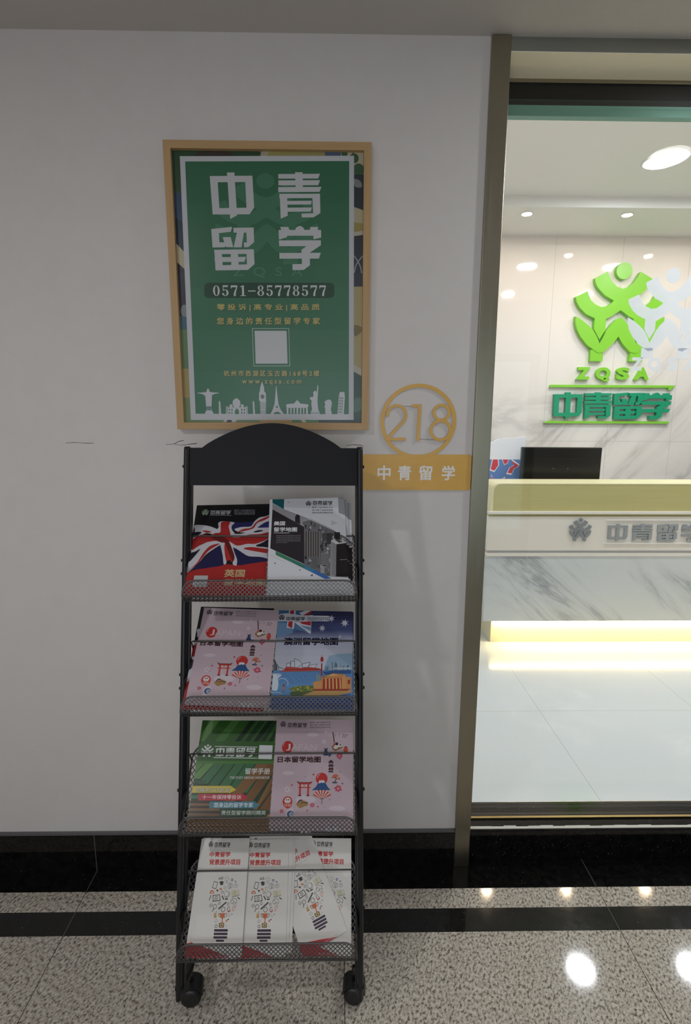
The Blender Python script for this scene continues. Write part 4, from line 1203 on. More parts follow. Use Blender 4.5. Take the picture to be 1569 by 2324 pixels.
ART["GR"] = """b 50 86 32
p 39 77 28 -1015 2650 1015 2650 1015 2494 -1015 2483
p 42 79 29 -1015 2483 1015 2494 1015 2303 -1015 2291
p 43 81 31 -1015 2291 1015 2303 1015 2112 -1015 2101
p 72 110 53 -1015 2291 -764 2650 -543 2650 -896 2102 -1015 2102
p 60 100 45 -214 2650 9 2650 -354 2105 -607 2104
p 21 39 22 286 2650 451 2650 80 2107 -65 2106
p 26 50 29 545 2650 709 2650 333 2109 188 2108
p 17 34 20 783 2650 949 2650 568 2110 423 2110
p 26 48 29 968 2650 1015 2650 1015 2623 749 2111 604 2110
p 17 34 20 1015 2394 1015 2449 966 2112 822 2111
p 43 81 29 -1015 2101 1015 2112 1015 1625 -1015 1616
p 62 108 43 -1015 1615 1015 1625 1015 1544 -1015 1549
p 24 49 29 -1015 0 -1015 1548 1015 1544 1015 0
p 72 115 52 -1015 1550 -802 1551 -1015 1322
p 83 125 62 -1015 1300 -775 1551 -546 1552 -859 1189 -1015 1188
p 51 98 60 -528 1550 -284 1550 -643 1079 -885 1078
p 46 91 53 -254 1550 -10 1552 -381 1027 -623 1026
p 51 98 60 20 1552 264 1553 -120 975 -361 974
p 46 91 53 294 1553 538 1555 140 924 -101 922
p 51 98 60 568 1555 813 1556 399 871 158 871
p 35 76 43 -1015 1148 -662 1150 -707 1095 -1015 1093
p 113 79 42 586 1550 852 1551 862 1429 108 673 -147 671
p 101 69 36 878 1551 1015 1552 1015 1323 471 553 216 552
p 113 79 42 1015 1259 1015 1142 829 435 576 434
p 99 66 35 893 875 1015 1122 1015 294 622 316
p 22 43 25 1015 930 1015 876 740 495 689 494
p 48 30 18 -1015 676 -284 671 -276 618 -1015 623
p 109 77 42 -1015 623 -276 618 -270 568 -1015 570
p 48 30 18 -1015 562 -268 558 -261 505 -1015 510
p 109 77 42 -1015 510 -261 505 -254 456 -1015 457
p 48 30 18 -1015 450 -253 445 -245 393 -1015 398
p 109 77 42 -1015 398 -245 393 -239 345 -1015 346
p 48 30 18 -1015 339 -238 335 -230 283 -1015 287
p 109 77 42 -1015 264 -1015 287 -230 283 -223 235 -1010 236
p 52 100 60 -1015 805 -833 806 -822 729 -1015 729
p 124 87 46 -1015 0 -1015 283 1015 328 1015 0
p 97 64 32 -1015 194 1015 220 1015 183 -1015 158
p 97 64 32 -1015 114 1015 140 1015 103 -1015 78
p 97 64 32 -1015 0 -1015 35 1015 61 1015 25 -916 0
g 186 189 186 -773 1871 335 313 3
n 193 194 193 -18 1833 1082 227 3
l 184 186 184 18 -589 1976 554 1965
l 184 186 184 20 -576 1700 572 1689
t 18 41 18 -787 1683 267 50 2 12 ZQSA
p 189 189 189 604 2016 960 2010 963 1666 601 1673
t 194 194 189 616 1375 650 146 2 18 留学手册
t 189 189 184 429 1220 1035 61 3 9 THE STUDY ABROAD HANDBOOK
p 185 164 51 -1015 921 -1015 1019 -73 1023 -75 1042 111 936 -59 845 -61 863 -1010 859
p 156 35 45 -839 837 268 842 266 861 440 758 279 671 277 689 -827 684
p 61 108 124 -530 662 578 667 576 685 757 585 587 498 585 516 -520 512
p 38 63 41 -224 488 918 488 1015 444 1015 420 924 332 -221 335
p 171 126 52 970 376 1015 376 1015 317 925 317
t 91 83 45 -491 925 878 107 3 30 隶属浙江团省委
t 197 194 169 -498 932 875 106 2 0 隶属浙江团省委
t 197 189 189 -237 765 992 103 2 12 十一年保持零投诉
t 189 197 197 81 588 994 109 3 12 您身边的留学专家
t 184 191 180 357 416 1117 100 2 12 责任型留学顾问精英"""
ART["BR"] = """b 201 196 189
g 44 50 44 -425 2382 137 139 -11
n 42 46 42 -118 2361 435 108 -11
l 98 98 93 6 -337 2301 112 2293
t 171 39 39 -158 2139 553 119 -11 36 中青留学
t 175 50 42 -13 1965 819 128 -11 36 背景提升项目
t 142 138 133 -4 1835 537 22 -11 0 BACKGROUND IMPROVEMENT PROJECT
o 48 42 48 -107 1605 15 19 13 10
o 48 42 48 -46 1612 23 25 13 10
o 35 80 133 222 1568 21 23 15 10
l 48 42 48 11 283 1543 328 1533 306 1498
o 98 94 94 80 1585 41 37 7 12
l 98 94 94 8 62 1546 73 1507 103 1507 107 1546
l 98 94 94 6 14 1595 -9 1595
l 98 94 94 6 26 1629 7 1641
l 98 94 94 6 62 1646 56 1665
l 98 94 94 6 107 1640 116 1656
l 98 94 94 6 138 1610 159 1616
l 98 94 94 6 141 1574 164 1567
l 48 42 48 13 -236 1543 -146 1520 -180 1386 -273 1410 -236 1543
p 48 42 48 -121 1527 -52 1552 20 1532 -44 1505
p 48 42 48 -91 1515 -3 1513 -8 1462 -76 1463
l 98 94 94 8 2 1524 22 1462
o 98 94 94 167 1443 45 65 9 12
l 98 94 94 8 160 1505 177 1381
o 98 94 94 218 1442 34 50 8 10
o 98 94 94 331 1440 46 38 8 12
t 53 80 125 332 1440 39 47 -7 0 T
o 98 94 94 53 1398 30 31 8 10
p 184 92 51 -87 1394 -61 1406 -20 1384 -30 1354 -68 1363
p 48 42 48 -168 1364 -141 1372 -101 1355 -135 1318
p 184 107 71 -328 1294 -333 1310 -322 1332 -307 1349 -290 1358 -270 1361 -251 1357 -231 1337 -211 1309 -209 1289 -242 1283 -293 1286
p 201 196 189 -292 1303 -282 1329 -252 1329 -237 1298
o 48 42 48 -3 1312 30 28 9 10
o 98 94 94 110 1275 60 62 9 14
l 98 94 94 10 165 1312 173 1298 184 1278 186 1258 177 1235 160 1212 140 1197 114 1198 85 1207 64 1214
l 48 42 48 27 78 1166 154 1165
p 184 178 151 219 1338 312 1342 330 1216 246 1206
p 191 185 160 323 1345 423 1360 445 1245 339 1219
l 48 42 48 9 246 1206 336 1216 445 1245
l 98 94 94 8 317 1345 336 1216
l 53 89 98 19 -286 1252 -323 1146
l 48 42 48 15 -238 1243 -68 1258 -43 1141 -220 1129 -238 1243
l 62 44 44 14 -241 1122 -30 1140
o 98 94 94 -147 1193 29 31 15 10
l 48 42 48 25 -4 1238 52 1153
l 80 62 53 23 397 1199 461 1152
o 98 94 94 271 1104 41 36 9 12
o 98 94 94 335 1057 37 33 9 12
l 98 94 94 10 232 1119 242 1135 257 1156 273 1172 290 1177 310 1175 329 1171 350 1165 371 1156 384 1139 384 1110 375 1074 369 1049
o 98 94 94 -264 1039 48 18 7 10
o 98 94 94 -264 1039 22 45 7 10
o 48 42 48 -55 1080 28 27 9 10
l 48 42 48 32 -65 960 122 1099
o 48 42 48 173 1060 26 25 9 10
o 48 42 48 -159 1014 45 44 11 14
l 98 62 62 17 -183 973 -216 911
o 48 42 48 56 950 48 51 11 14
l 48 42 48 11 226 999 213 998 195 998 180 993 170 983 164 970 162 955 169 939 183 922 192 910
p 169 62 53 167 911 242 924 237 894 182 891
l 48 42 48 10 202 963 252 924
l 184 92 51 11 291 991 378 1003 309 907 291 991
p 175 142 80 -157 880 -111 879 -90 812 -167 814
e 160 125 62 -129 799 41 15 10
l 80 53 53 11 -104 923 -117 882
p 184 92 51 -28 874 123 872 108 809 68 757 68 706 94 684 26 686 49 714 44 759 -2 810
l 48 42 48 11 -22 862 -33 864 -46 867 -54 864 -51 849 -42 829 -30 811 -14 800 3 793 15 788
l 48 42 48 11 125 860 136 861 152 863 162 859 162 844 157 824 149 807 132 797 111 791 96 787
p 82 62 35 -20 677 113 675 114 582 -9 584
p 184 157 103 4 662 97 661 94 597 11 599
p 107 80 44 28 642 76 640 79 614 31 616
o 125 133 129 224 820 26 26 7 10
e 35 32 35 287 846 13 11 8
e 184 92 51 164 712 19 21 10
l 71 44 44 11 168 726 214 754
e 44 35 39 210 742 17 13 8
o 98 94 94 -92 717 37 29 7 8
o 48 42 48 -84 612 30 29 11 12
o 151 151 142 166 610 18 18 7 8
p 48 28 51 -107 507 -115 510 -121 520 -125 532 -123 545 -119 553 -113 556 205 550 213 546 219 537 222 524 221 512 217 503 210 500
p 48 28 51 -108 438 -116 441 -122 451 -125 464 -124 476 -120 485 -113 487 203 481 211 477 217 468 221 456 219 443 215 435 208 431
p 48 28 51 -109 368 -115 372 -122 382 -125 394 -125 406 -121 415 -114 417 202 411 209 407 216 398 219 386 219 374 213 365 207 362
p 48 28 51 -38 307 -46 311 -52 318 -55 328 -54 338 -50 345 -43 348 131 343 139 341 145 333 148 323 148 314 143 306 136 304
p 164 32 39 -605 0 -605 280 -571 279 -125 149 324 0
t 191 151 151 69 32 557 56 -12 0 0571-85778577"""
ART["POSTER"] = """b 117 110 84
p 43 67 44 -2633 7570 -156 7570 -192 7397 -2410 7391 -2377 6515 -2653 6476
p 54 47 41 -1940 7484 -1904 7502 -1852 7520 -1788 7537 -1711 7550 -1626 7558 -1519 7560 -1388 7558 -1254 7551 -1133 7542 -1044 7529 -981 7512 -930 7489 -903 7464 -912 7441 -970 7424 -1107 7412 -1315 7402 -1548 7395 -1760 7393 -1905 7396 -1975 7407 -2000 7424 -1994 7445 -1970 7466
p 161 155 133 -136 7570 70 7570 3 7399 -172 7397
p 148 139 86 70 7570 1617 7570 1645 7416 3 7399
p 76 88 113 1617 7570 2103 7570 2076 7421 1645 7416
p 167 160 134 2075 7570 2702 7570 2706 7178 2391 7210 2076 7421
e 55 84 57 2174 7535 86 86 24
e 55 84 57 2449 7407 126 125 24
e 55 84 57 2569 7122 157 158 24
l 49 62 43 20 2447 7570 2350 7477 2469 7354
p 43 51 55 2432 6995 2708 6998 2710 6788 2710 6055 2438 6124
p 119 123 119 2452 6888 2502 6887 2574 6856 2631 6817 2661 6769 2674 6712 2664 6673 2610 6660 2533 6664 2473 6689 2447 6752 2438 6835
p 167 158 128 2438 6161 2710 6074 2710 5722 2440 5756
p 147 131 74 2440 5756 2710 5722 2710 5596 2703 5517 2442 5489
p 168 163 147 2442 5489 2710 5534 2710 5316 2443 5384
p 45 47 54 2443 5384 2710 5422 2710 3905 2453 3903
l 134 134 138 36 2467 4859 2520 4783 2593 4674 2651 4557 2678 4421 2689 4277 2696 4175
l 134 134 138 36 2709 4861 2658 4801 2587 4717 2529 4632 2498 4547 2481 4462 2470 4403
p 53 80 53 -2660 6512 -2396 6515 -2373 6443 -2660 6440
p 46 66 88 -2660 6476 -2371 6479 -2424 4931 -2660 5169
p 35 47 63 -2647 5857 -2409 5712 -2424 4931 -2653 5154
p 168 158 128 -2660 5070 -2660 5188 -2416 4931 -2420 4460 -2650 4666
p 45 40 49 -2660 4677 -2401 4441 -2460 2816 -2660 2815
p 47 47 58 -2660 4347 -2385 4349 -2412 3388 -2660 3386
e 120 126 126 -2477 3309 114 180 24
p 63 93 106 -2660 3189 -2423 3153 -2422 2761 -2660 2798
p 91 116 79 -2660 2798 -2420 2800 -2448 1642 -2660 1640
p 151 133 79 -2660 1681 -2433 1682 -2447 784 -2660 783
p 105 124 82 -2660 120 -2660 859 -2433 825 -2439 120
p 48 52 61 2450 4387 2710 4389 2710 4009 2452 4042
p 160 147 102 2452 4022 2710 4024 2710 1561 2469 1627
p 116 103 68 2480 2950 2532 2963 2605 2940 2667 2911 2710 2891 2710 2780 2645 2719 2586 2673 2543 2644 2507 2631 2482 2653 2467 2741 2463 2864
p 168 161 140 2467 1830 2710 1697 2710 1513 2469 1546
p 51 77 67 2479 120 2469 1627 2710 1495 2710 120
p 77 108 89 2495 806 2548 857 2623 871 2686 848 2710 811 2710 497 2698 485 2583 430 2498 431 2470 532 2472 687
p 99 124 82 -2660 120 -2660 202 -1427 206 -1455 120
p 173 169 160 -1468 120 -1427 206 -1046 208 -1100 120
p 49 55 68 -1372 120 -1343 186 -1216 186 -1219 120
p 99 124 82 -1100 120 -1046 208 -326 211 -354 120
p 158 132 80 -371 120 -369 211 649 215 621 120
p 78 115 73 606 120 607 214 1414 218 1414 120
p 177 171 148 930 120 862 215 989 216 1044 120
p 46 65 62 1414 120 1414 218 2710 223 2710 120
p 179 180 183 -2407 7411 2441 7473 2479 201 -2446 182
p 47 96 68 -2267 7279 2307 7338 2311 6252 -2271 6201
p 49 98 70 -2271 6201 2311 6252 2314 5138 -2275 5096
p 51 99 72 -2275 5096 2314 5138 2318 3994 -2279 3960
p 53 102 75 -2279 3960 2318 3994 2323 2819 -2283 2794
p 56 104 77 -2283 2794 2323 2819 2327 1612 -2288 1597
p 57 106 79 -2288 1597 2327 1612 2331 371 -2292 366
z
g 62 110 84 -38 5806 3057 2394 5
t 68 117 90 -30 4390 2008 285 4 12 Z  Q  S  A
z
c 179 179 180 -979 6413 1233 1210 5 中
c 179 179 180 920 6435 1216 1204 5 青
c 179 179 180 -1004 5019 1204 1166 4 留
c 179 179 180 911 5054 1211 1185 4 学
p 31 64 48 1767 4121 1805 4116 1839 4100 1866 4074 1883 4042 1889 4007 1889 3821 1883 3785 1866 3753 1839 3727 1805 3710 1767 3704 -1768 3679 -1806 3684 -1839 3701 -1865 3726 -1881 3758 -1885 3794 -1877 3979 -1870 4014 -1851 4046 -1823 4072 -1789 4089 -1751 4095
d 184 186 184 9 3892 3336 293 4 0571-85778577
t 35 64 46 -20 3412 2998 203 4 30 零 投 诉 | 高 专 业 | 高 品 质
t 166 155 96 -36 3427 2998 203 4 27 零 投 诉 | 高 专 业 | 高 品 质
t 35 64 46 -24 3034 3020 201 4 30 您 身 边 的 责 任 型 留 学 专 家
t 166 155 96 -40 3050 3019 200 4 27 您 身 边 的 责 任 型 留 学 专 家
t 35 64 46 38 1543 2842 175 3 30 杭 州 市 西 湖 区 玉 古 路 1 6 8 号 2 楼
t 166 155 96 21 1559 2841 175 3 27 杭 州 市 西 湖 区 玉 古 路 1 6 8 号 2 楼
t 35 64 46 37 1272 1773 147 3 30 w w w . z q s a . c o m
t 166 155 96 21 1288 1773 147 3 27 w w w . z q s a . c o m
l 160 173 164 16 -518 2836 553 2843 566 1779 -505 1773 -518 2836
p 179 180 181 -454 2773 486 2779 500 1844 -445 1838
p 179 180 183 -2010 355 -2001 408 -1965 461 -1953 588 -1808 588 -1803 462 -1758 402 -1746 356
p 179 180 183 -1966 578 -1980 892 -2045 937 -2144 963 -2211 966 -2204 986 -2110 990 -1958 1004 -1920 1040 -1928 1082 -1890 1109 -1851 1083 -1863 1040 -1814 1004 -1657 992 -1574 989 -1574 969 -1675 959 -1778 919 -1805 578
p 98 117 111 -1953 588 -1811 588 -1816 469 -1958 468
p 179 180 183 -1591 356 -1584 712 -1562 761 -1537 712 -1523 357
p 179 180 183 -563 361 -564 716 -543 759 -520 716 -502 361
p 179 180 183 -1303 564 -764 566 -770 360 -1311 357
p 179 180 183 -1165 664 -1168 698 -1164 733 -1152 763 -1124 789 -1086 810 -1059 830 -1050 850 -1050 868 -1051 876 -1050 868 -1050 850 -1042 830 -1018 813 -986 794 -960 771 -944 739 -934 702 -933 665 -941 628 -957 591 -983 565 -1025 554 -1076 554 -1118 565 -1142 590 -1157 627
e 179 180 183 -1218 604 47 47 24
e 179 180 183 -881 605 47 47 24
p 179 180 183 -1382 357 -1370 580 -1359 603 -1350 580 -1355 357
p 179 180 183 -1341 357 -1330 580 -1319 604 -1310 580 -1314 357
p 179 180 183 -783 360 -773 583 -763 606 -753 583 -756 360
p 179 180 183 -746 360 -736 583 -725 606 -716 583 -719 360
p 58 107 79 -1111 358 -1108 465 -1045 538 -986 465 -990 359
e 58 107 79 -1272 488 20 33 8
e 58 107 79 -1275 398 20 33 8
e 58 107 79 -1195 488 20 33 8
e 58 107 79 -1198 398 20 33 8
e 58 107 79 -901 489 20 33 8
e 58 107 79 -904 399 20 33 8
e 58 107 79 -823 489 20 33 8
e 58 107 79 -826 399 20 33 8
p 179 180 183 -340 361 -344 750 -377 767 -365 998 -344 1031 -335 1129 -273 1326 -213 1163 -209 1031 -164 982 -162 768 -178 362
e 90 109 100 -267 880 57 63 24
p 113 125 119 -318 717 -304 717 -310 502 -323 501
p 113 125 119 -324 475 -310 475 -313 375 -326 375
p 113 125 119 -277 718 -264 718 -269 502 -283 502
p 113 125 119 -283 475 -270 475 -272 375 -286 375
p 113 125 119 -237 718 -223 718 -228 502 -242 502
p 113 125 119 -243 475 -229 475 -231 375 -245 375
p 113 125 119 -196 718 -183 718 -188 502 -201 502
p 113 125 119 -202 475 -189 475 -191 375 -204 375
p 179 180 183 -42 363 28 486 93 669 126 1000 143 1191 157 1191 173 1000 207 670 259 521 371 364 290 364 230 420 163 437 95 420 43 363
p 58 107 79 139 610 186 610 192 554 124 553
p 179 180 183 449 365 452 571 430 621 454 654 538 671 674 679 708 722 742 745 770 798 803 745 843 722 860 679 978 673 1096 657 1120 624 1085 574 1094 367
p 58 107 79 510 552 564 552 561 365 507 365
p 58 107 79 604 552 659 552 656 365 602 365
p 58 107 79 699 552 753 553 751 366 697 366
p 58 107 79 801 553 855 553 853 366 798 366
p 58 107 79 895 553 950 553 948 367 893 366
p 58 107 79 984 554 1038 554 1036 367 982 367
p 179 180 183 1179 368 1186 441 1220 508 1198 674 1209 774 1155 813 1165 873 1250 873 1267 956 1251 1022 1285 1038 1319 1072 1352 1039 1358 973 1380 1170 1394 1243 1413 1171 1392 890 1384 741 1410 492 1444 425 1443 369
p 58 107 79 1203 421 1223 421 1223 381 1202 381
p 58 107 79 1250 421 1271 421 1270 381 1250 381
p 58 107 79 1298 422 1318 422 1318 382 1297 381
p 58 107 79 1345 422 1366 422 1365 382 1345 382
p 58 107 79 1393 422 1413 422 1413 382 1392 382
p 179 180 183 1634 369 1617 408 1619 462 1620 510 1612 542 1602 568 1597 593 1603 616 1615 638 1621 659 1614 682 1601 705 1597 726 1608 744 1627 761 1648 776 1671 788 1697 798 1723 803 1747 800 1771 792 1790 776 1804 751 1814 718 1817 677 1810 625 1798 566 1790 510 1800 457 1816 406 1810 370 1760 354 1688 354
p 179 180 183 1987 371 2027 893 2054 1026 2195 1026 2209 894 2181 372
p 58 107 79 2051 877 2071 877 2071 817 2051 817
p 58 107 79 2094 877 2115 877 2115 818 2095 817
p 58 107 79 2138 877 2159 877 2159 818 2139 818
p 58 107 79 2044 794 2064 794 2064 734 2044 734
p 58 107 79 2088 794 2108 794 2108 735 2088 735
p 58 107 79 2132 794 2152 795 2152 735 2132 735
p 58 107 79 2037 711 2058 711 2058 651 2037 651
p 58 107 79 2081 711 2102 711 2102 652 2081 651
p 58 107 79 2125 711 2146 712 2146 652 2126 652
p 58 107 79 2031 628 2051 628 2051 568 2031 568
p 58 107 79 2075 628 2095 628 2095 568 2075 568
p 58 107 79 2119 628 2139 628 2139 569 2119 568
p 58 107 79 2024 545 2044 545 2045 485 2024 485
p 58 107 79 2068 545 2089 545 2089 485 2068 485
p 58 107 79 2112 545 2133 545 2133 485 2112 485
p 58 107 79 2017 461 2038 461 2038 401 2018 401
p 58 107 79 2062 461 2082 462 2082 401 2062 401
p 58 107 79 2106 462 2126 462 2126 402 2106 401"""


# ------------------------------------------------------------------ surface materials
def paint(name, c, tint, bumpy=0.04):
    m = mat(name, c, 0.62, 0, 0.3)
    t = NT(m)
    big = t.noise(0.9, 5, 0.6)
    fine = t.noise(14, 4, 0.6)
    t.color(t.mix(t.math('MULTIPLY', t.math('MULTIPLY', big, fine), 0.55), c, tint))
    t.bump(t.noise(60, 3), bumpy, 0.004)
    return m

M_WALL = paint('wall_paint', (206, 201, 197), (176, 170, 166))
M_CEIL = paint('ceiling_paint', (196, 190, 182), (172, 166, 158))
M_INNER = paint('inner_paint', (236, 234, 230), (226, 224, 220))

def granite_light():
    m = mat('light_granite', (168, 163, 154), 0.1, 0, 0.5)
    t = NT(m)
    a = t.noise(150, 6, 0.7, t.scaled((1, 0.6, 1), (0, 0, 0.5)))
    b = t.noise(75, 4, 0.7)
    cl = t.noise(5, 3, 0.6)
    base = t.ramp(a, [(0.36, (56, 52, 47)), (0.42, (94, 87, 79)), (0.46, (160, 151, 138)), (0.53, (182, 174, 161)), (0.62, (205, 198, 186))])
    base = t.mix(t.math('MULTIPLY', t.math('LESS_THAN', t.noise(190, 5, 0.75), 0.385), 0.6), base, (60, 57, 54))
    base = t.mix(t.math('MULTIPLY', cl, 0.25), base, (150, 138, 122))
    x = t.xyz()
    j = line_mask(t, x[0], 0.023, 0.87, 0.0011)
    base = t.mix(j, base, (44, 40, 38))
    t.color(base)
    t.rough(t.math('ADD', 0.035, t.math('MULTIPLY', b, 0.05)))
    return m

def granite_black(name='black_granite', joints=True):
    m = mat(name, (18, 17, 17), 0.1, 0, 0.36)
    t = NT(m)
    a = t.noise(240, 2, 0.5)
    b = t.noise(40, 4, 0.7)
    base = t.ramp(b, [(0.35, (8, 8, 8)), (0.65, (24, 23, 22))])
    base = t.mix(t.math('GREATER_THAN', a, 0.735), base, (150, 144, 134))
    if joints:
        x = t.xyz()
        base = t.mix(line_mask(t, x[0], 0.023, 0.87, 0.001), base, (96, 92, 88))
    t.color(base)
    t.rough(t.math('ADD', 0.04, t.math('MULTIPLY', b, 0.07)))
    return m

def marble(name, c, vein, warp, tile=None, rough=0.09, rot=(0, 0, 0), amount=0.8, stretch=(1, 1, 1)):
    m = mat(name, c, rough, 0, 0.5)
    t = NT(m)
    v = t.scaled(stretch, rot)
    n = t.noise(warp, 7, 0.62, v, 0.9)
    r = t.math('ABSOLUTE', t.math('SUBTRACT', n, 0.5))
    thin = t.math('SUBTRACT', 1.0, t.math('MINIMUM', t.math('MULTIPLY', r, 30.0), 1.0))
    broad = t.math('SUBTRACT', 1.0, t.math('MINIMUM', t.math('MULTIPLY', r, 9.0), 1.0))
    gate = t.math('MINIMUM', t.math('MAXIMUM', t.math('MULTIPLY', t.math('SUBTRACT', t.noise(warp * 0.7, 3, 0.5, v), 0.5), 7.0), 0.0), 1.0)
    f = t.math('MULTIPLY', t.math('ADD', t.math('MULTIPLY', thin, 0.5), t.math('MULTIPLY', broad, 0.5)), t.math('MULTIPLY', gate, amount))
    base = t.mix(f, c, vein)
    if tile:
        x = t.xyz()
        for ax, off, per, half in tile:
            base = t.mix(line_mask(t, x[ax], off, per, half), base, (176, 172, 166))
    t.color(base)
    return m

def steel(name, c, rough, axis):
    m = mat(name, c, rough, 1.0)
    t = NT(m)
    sc = [160, 160, 160]
    sc[axis] = 3
    n = t.noise(1, 3, 0.6, t.scaled(tuple(sc)))
    d = t.noise(3, 4, 0.6)
    t.color(t.mix(t.math('MULTIPLY', d, 0.5), c, tuple(int(v * 0.72) for v in c)))
    t.rough(t.math('ADD', rough - 0.08, t.math('MULTIPLY', n, 0.16)))
    return m

def wood(name, c, dark, axis, scale=1.0, rough=0.45):
    m = mat(name, c, rough, 0, 0.3)
    t = NT(m)
    sc = [90 * scale, 90 * scale, 90 * scale]
    sc[axis] = 4 * scale
    n = t.noise(1, 4, 0.6, t.scaled(tuple(sc)), 0.6)
    t.color(t.mix(t.math('MULTIPLY', n, 0.8), c, dark))
    return m

M_GRAN, M_BLACK = granite_light(), granite_black()
M_SKIRT = granite_black('skirting_granite')
M_SILL = granite_black('sill_granite', False)
M_STEEL = steel('brushed_steel', (164, 156, 138), 0.34, 2)
M_RAIL = steel('rail_steel', (176, 180, 174), 0.4, 0)
M_BRASS = steel('brass_track', (168, 148, 104), 0.3, 0)
M_DARK = mat('dark_rail', (14, 14, 12), 0.35)
M_CAULK = mat('caulk', (198, 194, 184), 0.7)
M_BLKMET = mat('black_metal', (20, 20, 23), 0.42, 0.0, 0.4)
M_BLKPL = mat('black_plastic', (16, 16, 17), 0.45)
M_WIRE = mat('grey_wire', (82, 79, 77), 0.4, 0.5)
M_PAPER = mat('paper_edges', (205, 202, 196), 0.7, 0, 0.2)

# ------------------------------------------------------------------ corridor shell
DX0, DX1 = 0.419, 2.35          # doorway
CZ = 2.608                      # corridor ceiling
BZ = 3.25                       # reception ceiling

bm = NB(); box(bm, -3.6, DX0, 0, 0.14, 0, CZ + 0.7)
wall_front = struct(obj('wall_front', bm, M_WALL))
bm = NB(); box(bm, DX0, DX1, 0.0, 0.14, 2.622, CZ + 0.7)
struct(obj('wall_front_lintel', bm, M_WALL))
bm = NB(); box(bm, DX1, 4.4, 0, 0.14, 0, CZ + 0.7)
struct(obj('wall_front_right', bm, M_WALL))
bm = NB(); box(bm, -3.6, 4.4, -3.34, -3.2, 0, CZ)
struct(obj('wall_back', bm, M_WALL))
# unseen glowing window, added behind the viewer to light the front wall
WX0, WX1, WZ0, WZ1 = -1.1, 0.7, 0.75, 2.05
win = struct(bpy.data.objects.new('fill_window', None)); COL.objects.link(win)
bm = NB(); box(bm, WX0, WX1, -3.199, -3.19, WZ0, WZ1)
struct(obj('pane', bm, mat('fill_window_glow', (240, 244, 250), 0.4, 0, 0.4, (236, 243, 255), FILL_WINDOW_GLOW), win))
bm = NB()
for x in (WX0, (WX0 + WX1) / 2, WX1): box(bm, x - 0.03, x + 0.03, -3.199, -3.15, WZ0 - 0.03, WZ1 + 0.03)
for z in (WZ0, WZ1): box(bm, WX0, WX1, -3.199, -3.15, z - 0.03, z + 0.03)
struct(obj('fill_window_frame', bm, mat('window_white', (220, 220, 218), 0.4), win))
# unseen glowing teal door, added so that the steel jamb mirrors it
door_b = struct(bpy.data.objects.new('added_door', None)); COL.objects.link(door_b)
bm = NB(); box(bm, 0.95, 1.75, -3.199, -3.19, 0.5, 2.05)
struct(obj('pane', bm, mat('added_door_glow', (150, 185, 190), 0.4, 0, 0.4, (170, 205, 212), 0.75), door_b))
bm = NB()
for x0_, x1_, z0_, z1_ in ((0.87, 0.95, 0, 2.12), (1.75, 1.83, 0, 2.12), (0.95, 1.75, 2.05, 2.12), (0.95, 1.75, 0, 0.5)): box(bm, x0_, x1_, -3.2, -3.16, z0_, z1_)
struct(obj('added_door_frame', bm, mat('door_dark', (52, 50, 48), 0.4), door_b))
bm = NB(); box(bm, -3.74, -3.6, -3.34, 0.14, 0, CZ)
struct(obj('wall_left', bm, M_WALL))
bm = NB(); box(bm, 4.4, 4.54, -3.34, 0, 0, CZ)
struct(obj('wall_right', bm, M_WALL))
bm = NB(); box(bm, -3.74, 4.54, -3.34, 0.0, CZ, CZ + 0.12)
struct(obj('ceiling', bm, M_CEIL))

# hairline cracks in the plaster
def crack(pts):
    bm = NB()
    for a, b in zip(pts[:-1], pts[1:]):
        w = random.uniform(0.0005, 0.0011)
        prism(bm, [(a[0], a[1] - w), (b[0], b[1] - w), (b[0], b[1] + w), (a[0], a[1] + w)], XZ(0), -0.002, 0.0003)
    return bm
random.seed(4)
M_CRACK = mat('crack', (70, 64, 60), 0.9)
for pts in ([(-0.83, 1.503), (-0.80, 1.5045), (-0.775, 1.503), (-0.745, 1.5025)], [(-0.525, 1.499), (-0.50, 1.501), (-0.48, 1.497), (-0.455, 1.500), (-0.43, 1.503)], [(-0.50, 1.501), (-0.485, 1.509), (-0.47, 1.512)], [(0.03, 1.497), (0.05, 1.501), (0.075, 1.499), (0.082, 1.495)]):
    struct(obj('crack', crack(pts), M_CRACK, wall_front))

# floor: one slab with inlaid granite bands
bm = NB()
for y0, y1, mi in ((-3.34, -0.2565, 0), (-0.2565, -0.174, 1), (-0.174, -0.099, 0), (-0.099, 0.14, 1)):
    box(bm, -3.74, 4.54, y0, y1, -0.1, 0, 0, mi)
struct(obj('floor', bm, [M_GRAN, M_BLACK]))

bm = NB(); box(bm, -3.6, DX0 - 0.001, -0.013, 0, 0, 0.141); box(bm, -3.6, DX0 - 0.001, -0.011, 0, 0.141, 0.149, 0, 1)
struct(obj('baseboard_front', bm, [M_SKIRT, mat('skirting_highlight', (92, 90, 90), 0.5)]))  # grey top edge: a highlight put into the colour

# ------------------------------------------------------------------ glazed doorway
door = struct(bpy.data.objects.new('door_1', None)); COL.objects.link(door)
def dpart(name, bm, m, smooth=False):
    o = obj(name, bm, m, door, smooth)
    return struct(o)
bm = NB(); box(bm, DX0, 0.4725, -0.012, 0.15, 0, 2.606, 0.0015)
dpart('jamb', bm, M_STEEL)
bm = NB(); box(bm, DX1 - 0.055, DX1, -0.012, 0.15, 0, 2.606, 0.0015)
dpart('jamb', bm, M_STEEL)
bm = NB(); box(bm, 0.4725, DX1 - 0.055, 0.0, 0.13, 2.573, 2.622, 0.001)
dpart('header', bm, M_RAIL)
bm = NB(); box(bm, 0.4725, DX1 - 0.055, 0.0, 0.13, 2.571, 2.573)
dpart('soffit_plate', bm, mat('soffit_plate', (248, 236, 206), 0.5, 0.0, 0.4))  # cream colour stands in for the bright floor mirrored in the steel
bm = NB(); box(bm, 0.4725, DX1 - 0.055, 0.118, 0.124, 2.561, 2.571)
